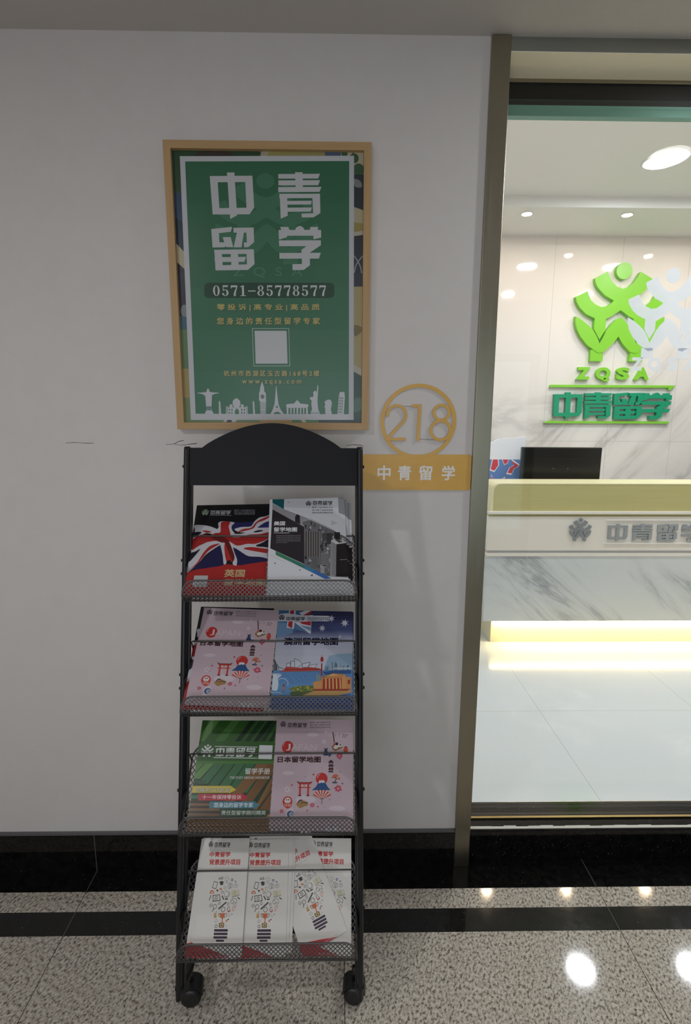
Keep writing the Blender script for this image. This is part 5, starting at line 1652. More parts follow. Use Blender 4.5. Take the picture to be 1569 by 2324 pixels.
dpart('edge_strip', bm, M_STEEL)
bm = NB(); box(bm, 0.4725, DX1 - 0.055, 0.124, 0.15, 2.503, 2.571)
dpart('closer_rail', bm, M_DARK)
bm = NB(); box(bm, 0.4725, DX1 - 0.055, 0.122, 0.146, 2.474, 2.503)
dpart('glass_clamp', bm, mat('green_clamp', (112, 160, 144), 0.3, 0.3))

def glass_mat():
    m = bpy.data.materials.new('clear_glass'); m.use_nodes = True
    t = m.node_tree
    t.nodes.clear()
    out = t.nodes.new('ShaderNodeOutputMaterial')
    mx = t.nodes.new('ShaderNodeMixShader')
    fr = t.nodes.new('ShaderNodeFresnel'); fr.inputs['IOR'].default_value = 1.45
    tr = t.nodes.new('ShaderNodeBsdfTransparent'); tr.inputs[0].default_value = (0.985, 0.988, 0.984, 1)
    gl = t.nodes.new('ShaderNodeBsdfGlossy'); gl.inputs['Roughness'].default_value = 0.02
    ge = t.nodes.new('ShaderNodeNewGeometry'); io = t.nodes.new('ShaderNodeMath'); io.operation = 'MULTIPLY_ADD'
    io.inputs[1].default_value = 1 / 1.45 - 1.45; io.inputs[2].default_value = 1.45     # same share of reflection on both faces of the pane
    t.links.new(ge.outputs['Backfacing'], io.inputs[0]); t.links.new(io.outputs[0], fr.inputs['IOR'])
    t.links.new(fr.outputs[0], mx.inputs[0]); t.links.new(tr.outputs[0], mx.inputs[1]); t.links.new(gl.outputs[0], mx.inputs[2])
    t.links.new(mx.outputs[0], out.inputs[0])
    return m
GY = 0.085
bm = NB(); box(bm, 0.4725, DX1 - 0.055, GY, GY + 0.01, 0.132, 2.50)
dpart('glass_pane', bm, glass_mat())
bm = NB(); box(bm, 0.4725, DX1 - 0.055, GY - 0.012, GY - 0.002, 0.121, 0.128, 0.0005)
dpart('track', bm, M_BRASS)

SZ_ = 0.122
bm = NB(); box(bm, 0.4725, DX1 - 0.055, 0.018, 0.165, 0, SZ_, 0.003)
struct(obj('trim_1', bm, M_SILL))
bm = NB()
random.seed(9)
xs = [0.4725 + i * 0.045 for i in range(42)]
for a, b in zip(xs[:-1], xs[1:]):
    w = random.uniform(0.010, 0.015)
    box(bm, a, b, 0.026, 0.026 + w, SZ_ - 0.002, SZ_ + 0.0015)
struct(obj('trim_2', bm, M_CAULK))

# ------------------------------------------------------------------ reception room shell
RF = SZ_ - 0.002
M_RFLOOR = marble('polished_tile', (204, 210, 212), (230, 232, 232), 1.3, [(0, 1.025, 0.795, 0.0012), (1, 0.81, 0.795, 0.0012)], 0.1)
bm = NB(); box(bm, 0.25, 5.6, 0.165, 3.72, RF - 0.1, RF)
struct(obj('floor', bm, M_RFLOOR))
M_RWALL = marble('wall_marble', (232, 226, 221), (150, 147, 144), 0.9, [(0, 1.985, 0.62, 0.0012), (2, 1.33, 2.4, 0.0012)], 0.055, (0.3, 0.75, 0.2), 0.75, (0.7, 1, 1.3))
bm = NB(); box(bm, 0.1, 5.74, 3.56, 3.72, RF, BZ)
struct(obj('wall_reception', bm, M_RWALL))
bm = NB(); box(bm, 0.1, 0.25, 0.14, 3.56, RF, BZ)
struct(obj('wall_reception_left', bm, M_INNER))
bm = NB(); box(bm, 5.6, 5.74, 0.14, 3.56, RF, BZ)
struct(obj('wall_reception_right', bm, M_INNER))
bm = NB(); box(bm, 0.1, 5.74, 0.0, 3.72, BZ, BZ + 0.1)
struct(obj('ceiling', bm, M_INNER))
bm = NB(); box(bm, 0.25, 5.6, 2.86, 3.56, 3.17, BZ)
struct(obj('trim_3', bm, M_INNER))

# ------------------------------------------------------------------ lamps
def area(name, parent, size, watts, color, z=-0.02):
    l = bpy.data.lights.new(name, 'AREA')
    l.shape = 'DISK'; l.size = size; l.energy = watts; l.color = color
    o = bpy.data.objects.new(name, l); COL.objects.link(o)
    o.parent = parent; o.location = (0, 0, z)
    return o
def lamp(name, label, cat, loc, r, watts, color, tone, glow, group=None, depth=0.02):
    t = thing(name, label, cat, loc, group)
    I = Matrix.Identity(4)
    bm = NB(); lathe(bm, [(r * 0.98, -0.001), (r * 1.0, -0.006), (r * 1.16, -0.008), (r * 1.2, -0.001), (r * 1.2, 0.0)], I)
    obj('trim_ring', bm, mat('white_metal', (225, 224, 220), 0.4), t)
    bm = NB(); lathe(bm, [(0.001, -0.009), (r * 0.6, -0.0105), (r * 0.97, -0.009), (r * 0.97, -0.002)], I)
    obj('lens', bm, mat('lens_%d_%d_%d' % tone, (255, 255, 255), 0.4, 0, 0.3, tone, glow), t)
    area('lamp_light', t, r * 1.9, watts, color)
    return t
WARM, COLD, NEUT = (1.0, 0.84, 0.70), (0.90, 0.95, 1.0), (0.955, 0.97, 1.0)
for x, y, l, w in ((-1.3, -1.9, 'round corridor ceiling lamp up and left of the magazine stand', W_CORRIDOR), (-2.6, -1.9, 'unseen fill lamp added to the corridor ceiling at the far left', W_CORRIDOR_FILL), (0.1, -2.5, 'unseen fill lamp added to the corridor ceiling behind the viewer', W_CORRIDOR_FILL), (1.31, -0.48, 'round corridor ceiling lamp in front of the doorway', W_CORRIDOR_RIGHT)):  # the two fill lamps are added out of view to even the wall
    lamp('ceiling_lamp', l, 'lamp', (x, y, CZ), 0.07, w, NEUT, (255, 250, 244), 12, 'corridor ceiling lamps')
lamp('panel_lamp', 'cold white round ceiling lamp nearest the green wall emblem', 'lamp', (2.16, 2.26, BZ), 0.105, W_PANEL, COLD, (242, 248, 255), 30, 'round reception ceiling lamps')
lamp('panel_lamp', 'cold white round ceiling lamp out of frame on the right', 'lamp', (3.15, 2.26, BZ), 0.105, W_PANEL, COLD, (242, 248, 255), 30, 'round reception ceiling lamps')
for x, l in ((1.3, 'unseen fill lamp added behind the door header, left end'), (2.4, 'unseen fill lamp added behind the door header, middle'), (3.5, 'unseen fill lamp added behind the door header, right end')):  # unseen row, added to brighten the desk front and corridor floor
    lamp('panel_lamp', l, 'lamp', (x, 0.8, BZ), 0.07, W_PANEL, COLD, (242, 248, 255), 30, 'round reception ceiling lamps')
lamp('panel_lamp', 'cold white round ceiling lamp just under the steel door header', 'lamp', (1.94, 1.62, BZ), 0.08, W_PANEL * 0.8, COLD, (242, 248, 255), 30, 'round reception ceiling lamps')
for i, (x, l) in enumerate(((1.52, 'small warm downlight nearest the steel door jamb'), (2.33, 'small warm downlight above the green figure emblem'), (3.14, 'small warm downlight out of frame beyond the emblem'))):
    lamp('downlight', l, 'lamp', (x, 3.0, 3.17), 0.038, W_SPOT, WARM, (255, 220, 168), 120, 'downlights over the emblem wall')

# ------------------------------------------------------------------ reception desk
DY = 1.59
desk = thing('reception_desk', 'white reception desk with olive top band and marble front behind the glass', 'desk', (2.6, 1.9, RF))
def dk(name, bm, m, smooth=False):
    o = obj(name, bm, m, desk, smooth)
    o.location = (-2.6, -1.9, -RF)
    return o
M_OLIVE = wood('olive_wood', (196, 188, 132), (176, 168, 112), 0, 0.5, 0.35)
M_CREAM = mat('cream_laminate', (228, 222, 212), 0.3)
X0, X1 = 0.936, 4.3
r = 0.045
out = [(X0 + 0.03, 1.0), (X1, 1.0), (X1, 1.166), (X0 + 0.03 + r, 1.166)] + [(X0 + 0.03 + r - r * math.sin(math.radians(a)), 1.166 - r + r * math.cos(math.radians(a))) for a in (18, 36, 54, 72, 90)]
bm = NB(); prism(bm, out, lambda a, b, d: Vector((a, DY + 0.02 + d, b)), 0, 0.22)
dk('top_band', bm, M_OLIVE)
bm = NB()
out2 = [(X0 + 0.012, 1.0), (X0 + 0.03, 1.0)] + [(X0 + 0.03 + r - r * math.sin(math.radians(a)), 1.166 - r + r * math.cos(math.radians(a))) for a in (90, 72, 54, 36, 18, 0)] + [(X1, 1.166), (X1, 1.172), (X0 + 0.03 + r, 1.172)] + [(X0 + 0.03 + r - (r + .012) * math.sin(math.radians(a)), 1.166 - r + (r + .008) * math.cos(math.radians(a))) for a in (18, 36, 54, 72, 90)]
prism(bm, out2, lambda a, b, d: Vector((a, DY + 0.018 + d, b)), 0, 0.224)
dk('band_edging', bm, mat('pale_edging', (222, 214, 170), 0.35))
bm = NB(); box(bm, X0, X1, DY - 0.012, DY + 0.35, 0.985, 1.0, 0.001)
dk('counter', bm, M_CREAM)
bm = NB(); box(bm, X0 + 0.004, X1, DY + 0.012, DY + 0.2, 0.968, 0.985)
dk('recess', bm, M_OLIVE)
bm = NB(); box(bm, X0, X1, DY, DY + 0.2, 0.752, 0.968, 0.001)
dk('sign_panel', bm, M_CREAM)
bm = NB(); box(bm, X0 + 0.012, X1, DY + 0.014, DY + 0.2, 0.735, 0.752)
dk('recess', bm, mat('grey_marble', (206, 208, 208), 0.2))
bm = NB(); box(bm, X0, X1, DY - 0.006, DY + 0.2, 0.716, 0.735, 0.001)
dk('ledge', bm, M_CREAM)
M_FRONT = marble('desk_marble', (205, 210, 212), (126, 130, 136), 1.5, None, 0.14, (0.0, -0.72, 0.0), 0.75, (0.6, 1, 3.4))
bm = NB(); box(bm, X0, X1, DY, DY + 0.2, 0.285, 0.716, 0.001); box(bm, X0, X0 + 0.04, DY + 0.2, DY + 0.75, 0.285, 0.985)
dk('marble_front', bm, M_FRONT)
bm = NB(); box(bm, X0 + 0.07, X1 - 0.05, DY + 0.055, DY + 0.7, RF, 0.285)
dk('plinth', bm, mat('cream_plinth', (240, 232, 196), 0.3))
bm = NB(); box(bm, X0 + 0.04, X1 - 0.05, DY + 0.2, DY + 0.75, 0.80, 0.83)
dk('worktop', bm, M_CREAM)
bm = NB(); box(bm, X0 + 0.075, X1 - 0.06, DY + 0.02, DY + 0.04, 0.275, 0.284)
dk('light_strip', bm, mat('strip_glow', (255, 244, 210), 0.4, 0, 0.3, (255, 223, 154), 30))
l = bpy.data.lights.new('strip_light', 'AREA'); l.shape = 'RECTANGLE'; l.size = X1 - X0 - 0.15; l.size_y = 0.02; l.energy = W_STRIP; l.color = (1.0, 0.86, 0.55)
lo = bpy.data.objects.new('strip_light', l); COL.objects.link(lo); lo.parent = desk
lo.location = ((X0 + X1) / 2 - 2.6, DY + 0.03 - 1.9, 0.273 - RF)

# silver lettering on the desk panel
M_SILV = mat('silver_lettering', (168, 176, 184), 0.3, 0.7)
bm = NB()
prisms(bm, [[(1.51 + x * 0.143, 0.888 + y * 0.145) for x, y in p] for p in mark_polys()], XZ(DY), 0, 0.012)
dk('figure_emblem', bm, M_SILV)
for i, ch in enumerate('中青留学'):
    bm = NB()
    prisms(bm, [[(1.683 + i * 0.155 + x * 0.128, 0.815 + y * 0.108) for x, y in p] for p in CHUNKY[ch]], XZ(DY), 0, 0.010)
    dk('character', bm, M_SILV)
for z in (0.948, 0.800):
    bm = NB(); box(bm, 1.668, 2.32, DY - 0.008, DY, z - 0.003, z + 0.003)
    dk('bar', bm, mat('pale_bar', (236, 232, 226), 0.3))

# monitor and board on the desk
mon = thing('monitor', 'black computer monitor seen from behind above the olive desk band', 'monitor', (1.55, 2.06, 0.83))
bm = NB(); box(bm, -0.272, 0.272, -0.018, 0.018, 0.22, 0.536, 0.006)
bm.transform(Matrix.Rotation(math.radians(-4), 4, 'Z'))
ms = obj('back_shell', bm, mat('monitor_black', (14, 15, 16), 0.22), mon)
bm = NB(); box(bm, -0.16, 0.14, -0.0185, -0.0178, 0.455, 0.457)
bm.transform(Matrix.Rotation(math.radians(-4), 4, 'Z'))
obj('seam', bm, M_BLKPL, ms)
for x, z in ((-.05, .39), (.05, .39), (-.05, .29), (.05, .29)):
    bm = NB(); box(bm, x - .003, x + .003, -.0195, -.0178, z - .003, z + .003)
    bm.transform(Matrix.Rotation(math.radians(-4), 4, 'Z'))
    obj('screw', bm, mat('screw_grey', (150, 150, 150), 0.3, 0.8), ms)
bm = NB(); box(bm, -0.03, 0.03, 0.0, 0.03, 0.01, 0.30, 0.004)
obj('stand_neck', bm, M_BLKPL, mon)
bm = NB(); box(bm, -0.11, 0.11, -0.08, 0.10, 0, 0.012, 0.004)
obj('stand_base', bm, M_BLKPL, mon)

bd = thing('display_board', 'blue and white board with red strokes beside the black monitor', 'board', (1.17, 2.18, 0.83))
bm = NB(); box(bm, -0.17, 0.17, 0, 0.02, 0, 0.44)
obj('blue_panel', bm, mat('board_blue', (96, 132, 196), 0.35), bd)
bm = NB()
top = [(-0.17, 0.44), (0.17, 0.44), (0.17, 0.60), (-0.02, 0.585), (-0.09, 0.55), (-0.13, 0.50)]
prism(bm, top, lambda a, b, d: Vector((a, d, b)), 0, 0.02)
obj('white_panel', bm, mat('board_white', (238, 238, 244), 0.35), bd)
strokes = [[(-.055, .44), (-.02, .44), (-.015, .40), (-.04, .36), (-.068, .37)], [(.015, .44), (.055, .44), (.05, .415), (.03, .405)], [(.075, .435), (.13, .40), (.12, .385), (.10, .375), (.085, .34), (.055, .345), (.07, .38), (.10, .40)], [(-.06, .325), (-.05, .31), (-.035, .26), (-.055, .26)], [(.0, .26), (.0, .285), (.035, .31), (.03, .26)], [(-.1, .2), (.1, .22), (.11, .17), (-.08, .15)]]
bm = NB()
for s_ in strokes:
    cx, cy = sum(p[0] for p in s_) / len(s_), sum(p[1] for p in s_) / len(s_)
    prism(bm, [(cx + (x - cx) * 1.25, cy + (y - cy) * 1.25) for x, y in s_], lambda a, b, d: Vector((a, -d, b)), 0, 0.0006)
obj('stroke_outline', bm, mat('board_outline', (244, 240, 240), 0.4), bd)
bm = NB()
for s_ in strokes: prism(bm, s_, lambda a, b, d: Vector((a, -d, b)), 0.0006, 0.0012)
obj('stroke', bm, mat('board_red', (212, 52, 70), 0.35), bd)

# ------------------------------------------------------------------ emblem on the reception wall
WY = 3.56
sign = thing('wall_emblem', 'green figure emblem with raised lettering on the white marble wall', 'sign', (2.606, WY, 1.5))
def sg(name, bm, m, y0=0.0):
    return obj(name, bm, m, sign)
M_LIME, M_LIMES = mat('lime_acrylic', (132, 204, 56), 0.3), None
M_GREEN = mat('green_acrylic', (22, 150, 110), 0.3)
SG = lambda a, b, d: Vector((a, -d, b))
H0, HH = 0.575, 0.866
figure = None
for nm, ps in (('figure_body', [MARK['body']]), ('leaf_pair', [MARK['leaf']]), ('figure_head', [mark_polys()[4]])):
    bm = NB()
    for p in ps:
        off = 0.5 if nm == 'figure_head' else 0.0
        prism(bm, [(x * HH, H0 + (y + off) * HH) for x, y in p], SG, 0.0, 0.05)
    sg(nm, bm, M_LIME)
for sx in (1, -1):
    bm = NB(); prism(bm, [(sx * x * HH, H0 + y * HH) for x, y in MARK['foot']], SG, 0, 0.045)
    sg('foot', bm, M_LIME)
def solid_text(txt, bold, x0, x1, z0, z1, fn, d0, d1):
    vs, fs = text_mesh(txt, bold)
    bm = NB()
    V = [bm.verts.new(fn((x0 + x1) / 2 + v[0] * (x1 - x0), (z0 + z1) / 2 + v[1] * (z1 - z0), d1)) for v in vs]
    F = []
    for f in fs:
        try: F.append(bm.faces.new([V[i] for i in f]))
        except ValueError: pass
    bmesh.ops.remove_doubles(bm, verts=bm.verts[:], dist=1e-6)
    r = bmesh.ops.extrude_face_region(bm, geom=bm.faces[:])
    a, b = fn(0, 0, d0), fn(0, 0, d1)
    for v in [g for g in r['geom'] if isinstance(g, bmesh.types.BMVert)]: v.co += a - b
    bmesh.ops.recalc_face_normals(bm, faces=bm.faces[:])
    return bm
for ch, x0, x1 in (('Z', 2.251, 2.380), ('Q', 2.432, 2.572), ('S', 2.628, 2.752), ('A', 2.801, 2.941)):
    sg('letter', solid_text(ch, 0.055, x0 - 2.606, x1 - 2.606, 0.408 - (0.018 if ch == 'Q' else 0), 0.522, SG, 0, 0.035), M_LIME)
for (x0, x1), ch in zip(((2.052, 2.331), (2.344, 2.610), (2.623, 2.900), (2.890, 3.175)), '中青留学'):
    bm = NB()
    prisms(bm, [[(x0 - 2.606 + x * (x1 - x0), 0.042 + y * 0.25) for x, y in p] for p in CHUNKY[ch]], SG, 0, 0.04, 0.0003)
    sg('character', bm, M_GREEN)
for pts in ([(-0.60, 0.337), (-0.59, 0.360), (0.60, 0.358), (0.555, 0.318), (0.53, 0.318), (0.535, 0.337)], [(-0.628, 0.006), (-0.565, 0.032), (-0.56, 0.022), (0.57, 0.022), (0.575, 0.002), (-0.60, 0.002)]):
    bm = NB(); prism(bm, pts, SG, 0, 0.03)
    sg('bar', bm, M_LIME)

# the same mark as a frosted film on the glass
def film():
    m = bpy.data.materials.new('frosted_film'); m.use_nodes = True
    t = m.node_tree; t.nodes.clear()
    out = t.nodes.new('ShaderNodeOutputMaterial'); mx = t.nodes.new('ShaderNodeMixShader'); mx.inputs[0].default_value = 0.72
    tr = t.nodes.new('ShaderNodeBsdfTransparent'); ad = t.nodes.new('ShaderNodeMixShader'); ad.inputs[0].default_value = 0.9
    d = t.nodes.new('ShaderNodeBsdfDiffuse'); d.inputs[0].default_value = rgb((236, 238, 240))
    tl = t.nodes.new('ShaderNodeBsdfTranslucent'); tl.inputs[0].default_value = rgb((236, 240, 246))
    t.links.new(d.outputs[0], ad.inputs[1]); t.links.new(tl.outputs[0], ad.inputs[2])
    t.links.new(tr.outputs[0], mx.inputs[1]); t.links.new(ad.outputs[0], mx.inputs[2]); t.links.new(mx.outputs[0], out.inputs[0])
    return m
bm = NB()
FX, FZ, FS = 1.040, 1.770, 0.866 * 0.313
prisms(bm, [[(FX + x * FS, FZ + (y + .5) * FS) for x, y in p] for p in mark_polys()], XZ(GY), 0.0002, 0.0006, 0.0)
for ch, x0, x1 in (('Z', 0.933, 0.972), ('Q', 0.988, 1.030), ('S', 1.049, 1.087), ('A', 1.106, 1.148)):
    me = bpy.data.meshes.new('tmp'); b2 = solid_text(ch, 0.05, x0, x1, 1.733 - (.006 if ch == 'Q' else 0), 1.774, XZ(GY), 0.0002, 0.0006); b2.to_mesh(me); b2.free(); bm.from_mesh(me); bpy.data.meshes.remove(me)
tag(obj('glass_decal', bm, film()), 'white frosted figure mark stuck on the glass pane', 'decal')

# ------------------------------------------------------------------ framed poster
po = thing('framed_poster', 'green printed poster in a pale wooden frame above the black stand', 'poster', (-0.1928, 0, 1.5465))
FXL, FXR, FZB, FZT = -0.4800 + 0.1928, 0.0945 + 0.1928, 0.0, 0.7855
IW = 0.0205
def bar(pts, y0, y1):
    bm = NB(); prism(bm, pts, lambda a, b, d: Vector((a, -d, b)), y0, y1)
    return bm
M_PINEV = wood('pine_upright', (186, 154, 110), (158, 124, 82), 2)
M_PINEH = wood('pine_rail', (186, 154, 110), (158, 124, 82), 0)
obj('frame_rail', bar([(FXL, FZT), (FXR, FZT), (FXR - IW, FZT - IW), (FXL + IW, FZT - IW)], 0.002, 0.027), M_PINEH, po)
obj('frame_rail', bar([(FXL, FZB), (FXR, FZB), (FXR - IW, FZB + IW), (FXL + IW, FZB + IW)], 0.002, 0.027), M_PINEH, po)
obj('frame_stile', bar([(FXL, FZB), (FXL, FZT), (FXL + IW, FZT - IW), (FXL + IW, FZB + IW)], 0.002, 0.027), M_PINEV, po)
obj('frame_stile', bar([(FXR, FZB), (FXR, FZT), (FXR - IW, FZT - IW), (FXR - IW, FZB + IW)], 0.002, 0.027), M_PINEV, po)
pr = Print(); bg = pr.read(ART['POSTER'])
# sheet coordinates run from the middle of the poster's lower edge
ox, oz = -0.1975 + 0.1928, 1.556 - 1.5465
me = pr.mesh('print', lambda x, y, z: Vector((x + ox, -0.0125 - z, y + oz)), (FXL + 0.01 - ox, FXR - 0.01 - ox, 0.0, FZT - 0.01 - oz), bg, 0.004)
link_mesh('print', me, po)

# ------------------------------------------------------------------ room number sign
rs = thing('room_sign', 'gold plate sign with ringed number 218 beside the steel door jamb', 'sign', (0.248, 0, 1.36))
M_GOLD = mat('gold_lacquer', (210, 164, 72), 0.42, 0.0)
t_ = NT(M_GOLD); t_.color(t_.mix(t_.math('MULTIPLY', t_.noise(9, 4, 0.6), 0.7), (214, 168, 76), (184, 138, 54)))
RSF = lambda a, b, d: Vector((a, -0.0025 - d, b))
bm = NB()
px0, px1, pz0, pz1, r = -0.169, 0.170, 0.0, 0.111, 0.008
out = []
for cx, cz, a0 in ((px1 - r, pz0 + r, -90), (px1 - r, pz1 - r, 0), (px0 + r, pz1 - r, 90), (px0 + r, pz0 + r, 180)):
    out += arc(cx, cz, r, r, a0, a0 + 90, 5)
prism(bm, out, RSF, -0.0015, 0.0009)
plate = obj('plate', bm, M_GOLD, rs)
for ch, cx in zip('中青留学', (-0.1015, -0.0375, 0.0285, 0.0995)):
    pc = Print()
    pc.place((222, 218, 214), *text_mesh(ch), cx, 0.054, 0.041, 0.046, 0.0, 0.024)
    link_mesh('character', pc.mesh('character', lambda x, y, z: Vector((x, -0.0035 - z, y))), rs)
def ring_solid(bm, cx, cz, ax, az, ix, iz, n=80, d=0.003):
    fs = []
    R = []
    for k in range(n):
        c, s_ = math.cos(2 * math.pi * k / n), math.sin(2 * math.pi * k / n)
        R.append([bm.verts.new(RSF(cx + ax * c, cz + az * s_, 0)), bm.verts.new(RSF(cx + ax * c, cz + az * s_, d)), bm.verts.new(RSF(cx + ix * c, cz + iz * s_, d)), bm.verts.new(RSF(cx + ix * c, cz + iz * s_, 0))])
    for a, b in zip(R, R[1:] + R[:1]):
        for i in range(4): fs.append(bm.faces.new((a[i], a[(i + 1) % 4], b[(i + 1) % 4], b[i])))
    bmesh.ops.recalc_face_normals(bm, faces=fs)
bm = NB()
cz = 1.5715 - 1.36
ring_solid(bm, 0.001, cz, 0.1162, 0.1132, 0.1050, 0.1020, 80, 0.0014)
obj('ring', bm, M_GOLD, rs)
def stroke(bm, pts, w, d=0.003):
    s_ = Print(); s_.line((0, 0, 0), w, pts)
    v = s_.items[0][2]
    prism(bm, v[0::2] + v[1::2][::-1], RSF, 0, d)
zb, zt = 0.1535, 0.2635
bm = NB()
stroke(bm, arc(-0.0665, zt - 0.0325, 0.0285, 0.0285, 190, -38, 16) + [(-0.0935, zb + 0.006)], 0.0085)
stroke(bm, [(-0.0975, zb + 0.0045), (-0.037, zb + 0.0045)], 0.0085, 0.0031)
obj('digit', bm, M_GOLD, rs)
bm = NB(); stroke(bm, [(-0.0205, zt - 0.0045), (0.0085, zt - 0.0045)], 0.0085); stroke(bm, [(0.0040, zt), (0.0005, zb)], 0.0095, 0.0031)
obj('digit', bm, M_GOLD, rs)
bm = NB()
ring_solid(bm, 0.071, zt - 0.0245, 0.0285, 0.0265, 0.0195, 0.018, 40); ring_solid(bm, 0.070, zb + 0.032, 0.0345, 0.0335, 0.0255, 0.0245, 40, 0.0031)
obj('digit', bm, M_GOLD, rs)
for q in ([(-0.045, -0.004, zt - 0.006), (-0.018, -0.004, zt - 0.006)], [(0.002, -0.004, zb + 0.005), (0.065, -0.004, zb + 0.003)]):
    bm = NB(); tube(bm, q, 0.0005)
    obj('wire', bm, M_WIRE, rs)
for x, z in ((-0.12, 0.02), (0.12, 0.02), (-0.12, 0.09), (0.12, 0.09)):
    bm = NB(); box(bm, x - .006, x + .006, -0.0010, 0.0, z - .006, z + .006)
    obj('spacer', bm, M_GOLD, rs)

# ------------------------------------------------------------------ magazine stand
TILT = math.atan(0.238)
POSTY = lambda z: -0.55 + 0.238 * (z - 0.17)
rack = thing('magazine_stand', 'black wheeled four-tier magazine stand with arched header against the wall', 'stand', (-0.1695, -0.4, 0))
RX, RY = -0.1695, -0.4
def rk(name, bm, m, parent=None, smooth=False):
    o = obj(name, bm, m, parent or rack, smooth)
    if parent is None: o.location = (-RX, -RY, 0)
    return o
for sx in (-1, 1):
    xc = RX + sx * 0.2305
    bm = NB()
    prof = []
    for a in range(0, 360, 30):
        prof.append((math.cos(math.radians(a)) * 0.0085, math.sin(math.radians(a)) * 0.0125))
    rings = []
    for z in (0.135, 0.16, 0.8, 1.500, 1.507):
        k = 0.88 if z in (1.507, 0.135) else 1.0
        rings.append([bm.verts.new((xc + p[0] * k, POSTY(z) + 0.0125 + p[1] * k, z)) for p in prof])
    for a, b in zip(rings[:-1], rings[1:]):
        for i in range(12): bm.faces.new((a[i], a[(i + 1) % 12], b[(i + 1) % 12], b[i])).smooth = True
    bm.faces.new(rings[0][::-1]); bm.faces.new(rings[-1])
    bmesh.ops.recalc_face_normals(bm, faces=bm.faces[:])
    post = rk('post', bm, M_BLKMET)
    # inner flat stiffener behind the tube
    bm = NB(); xi = xc - sx * 0.008
    prism(bm, [(POSTY(0.15) + 0.020, 0.15), (POSTY(1.405) + 0.020, 1.405), (POSTY(1.405) + 0.036, 1.405), (POSTY(0.15) + 0.036, 0.15)], lambda a, b, d: Vector((xi + d, a, b)), -0.004, 0.004)
    rk('stiffener', bm, M_BLKMET)
    for z in (1.455, 1.212, 1.178, 0.922, 0.888, 0.635, 0.345):
        bm = NB(); y = POSTY(z) + 0.014
        lathe(bm, [(0.0045, 0), (0.0045, 0.002), (0.003, 0.0042), (0.0005, 0.0046)], Matrix.Translation((xc + sx * 0.008, y, z)) @ Matrix.Rotation(sx * math.pi / 2, 4, 'Y'), 10)
        rk('bolt', bm, M_BLKMET)
    bm = NB(); tube(bm, [(xc, POSTY(0.16) + 0.010, 0.165), (xc, POSTY(0.15) + 0.02, 0.135), (xc, -0.46, 0.108), (xc, -0.12, 0.1)], [0.0095, 0.0105, 0.011, 0.011], 10)
    rk('base_tube', bm, M_BLKMET)
    for y, turn in ((-0.442, 9 if sx < 0 else -4), (-0.15, 20)):
        cx = xc + (0.0005 if sx < 0 else -0.012)
        bm = NB()
        M = Matrix.Translation((cx, y, 0.0275)) @ Matrix.Rotation(math.radians(turn), 4, 'Z') @ Matrix.Rotation(math.pi / 2, 4, 'X')
        lathe(bm, [(0.018, -0.029), (0.0235, -0.028), (0.027, -0.024), (0.0275, -0.016), (0.0275, -0.003), (0.024, -0.002), (0.024, 0.002), (0.0275, 0.003), (0.0275, 0.016), (0.027, 0.024), (0.0235, 0.028), (0.018, 0.029)], M, 32)
        wh = rk('caster', bm, M_BLKPL)
        bm = NB()
        hood = arc(0, 0.0275, 0.0315, 0.0315, 5, 175, 14) + arc(0, 0.0275, 0.0285, 0.0285, 175, 5, 14)
        prism(bm, hood, lambda a, b, d: Vector((a, d, b)), -0.022, 0.024)
        bm.transform(Matrix.Translation((cx, y, 0)) @ Matrix.Rotation(math.radians(turn), 4, 'Z'))
        tube(bm, [(cx, y, 0.056), (cx, y, 0.1)], 0.006, 8)
        rk('caster_hood', bm, M_BLKPL, wh)
# arched header plate
def PP(a, b, d):                       # on the leaning plane of the posts
    return Vector((a, POSTY(b) + 0.013 - d, b))
arch = [(-0.397, 1.4065), (0.0575, 1.4065), (0.0575, 1.504), (0.011, 1.504)]
for i in range(1, 24):
    a = i / 24
    x = 0.011 + (-0.361 - 0.011) * a
    h = 1.504 + 0.0655 * (math.sin(math.pi * a) ** 0.86)
    arch.append((x, h))
arch += [(-0.361, 1.504), (-0.397, 1.504)]
bm = NB(); prism(bm, arch, PP, -0.004, 0.004)
rk('header_panel', bm, mat('header_black', (15, 15, 19), 0.6, 0, 0.25))

# expanded metal
def lattice(bm, region, fn, x0, x1, y0, y1, cw, ch, w=0.0016, th=0.0012):
    """diamond strands inside region(x, y) on the sheet fn(x, y, depth)"""
    ni, nj = int((x1 - x0) / (cw / 2)) + 1, int((y1 - y0) / (ch / 2)) + 1
    for i in range(ni):
        for j in range(nj):
            up = (i + j) % 2 == 0
            a = (x0 + i * cw / 2, y0 + (j if up else j + 1) * ch / 2)
            b = (x0 + (i + 1) * cw / 2, y0 + (j + 1 if up else j) * ch / 2)
            if not region((a[0] + b[0]) / 2, (a[1] + b[1]) / 2): continue
            dx, dy = b[0] - a[0], b[1] - a[1]
            L = math.hypot(dx, dy)
            nx, ny = -dy / L * w / 2, dx / L * w / 2
            q = [(a[0] + nx, a[1] + ny), (b[0] + nx, b[1] + ny), (b[0] - nx, b[1] - ny), (a[0] - nx, a[1] - ny)]
            lo = [bm.verts.new(fn(p[0], p[1], -th / 2)) for p in q]
            hi = [bm.verts.new(fn(p[0], p[1], th / 2)) for p in q]
            bm.faces.new(hi[::-1]); bm.faces.new(lo)
            bm.faces.new((lo[1], lo[0], hi[0], hi[1])); bm.faces.new((lo[3], lo[2], hi[2], hi[3]))
PT = math.radians(46)
SV, SN = Vector((0, math.sin(PT), math.cos(PT))), Vector((0, -math.cos(PT), math.sin(PT)))
HW = 0.2195
LT = math.radians(14); LH = 0.0395
LIPV = Vector((0, math.sin(LT), math.cos(LT))); LIPN = Vector((0, -math.cos(LT), math.sin(LT)))
BACK0 = -0.024 * SN
BL = 0.214
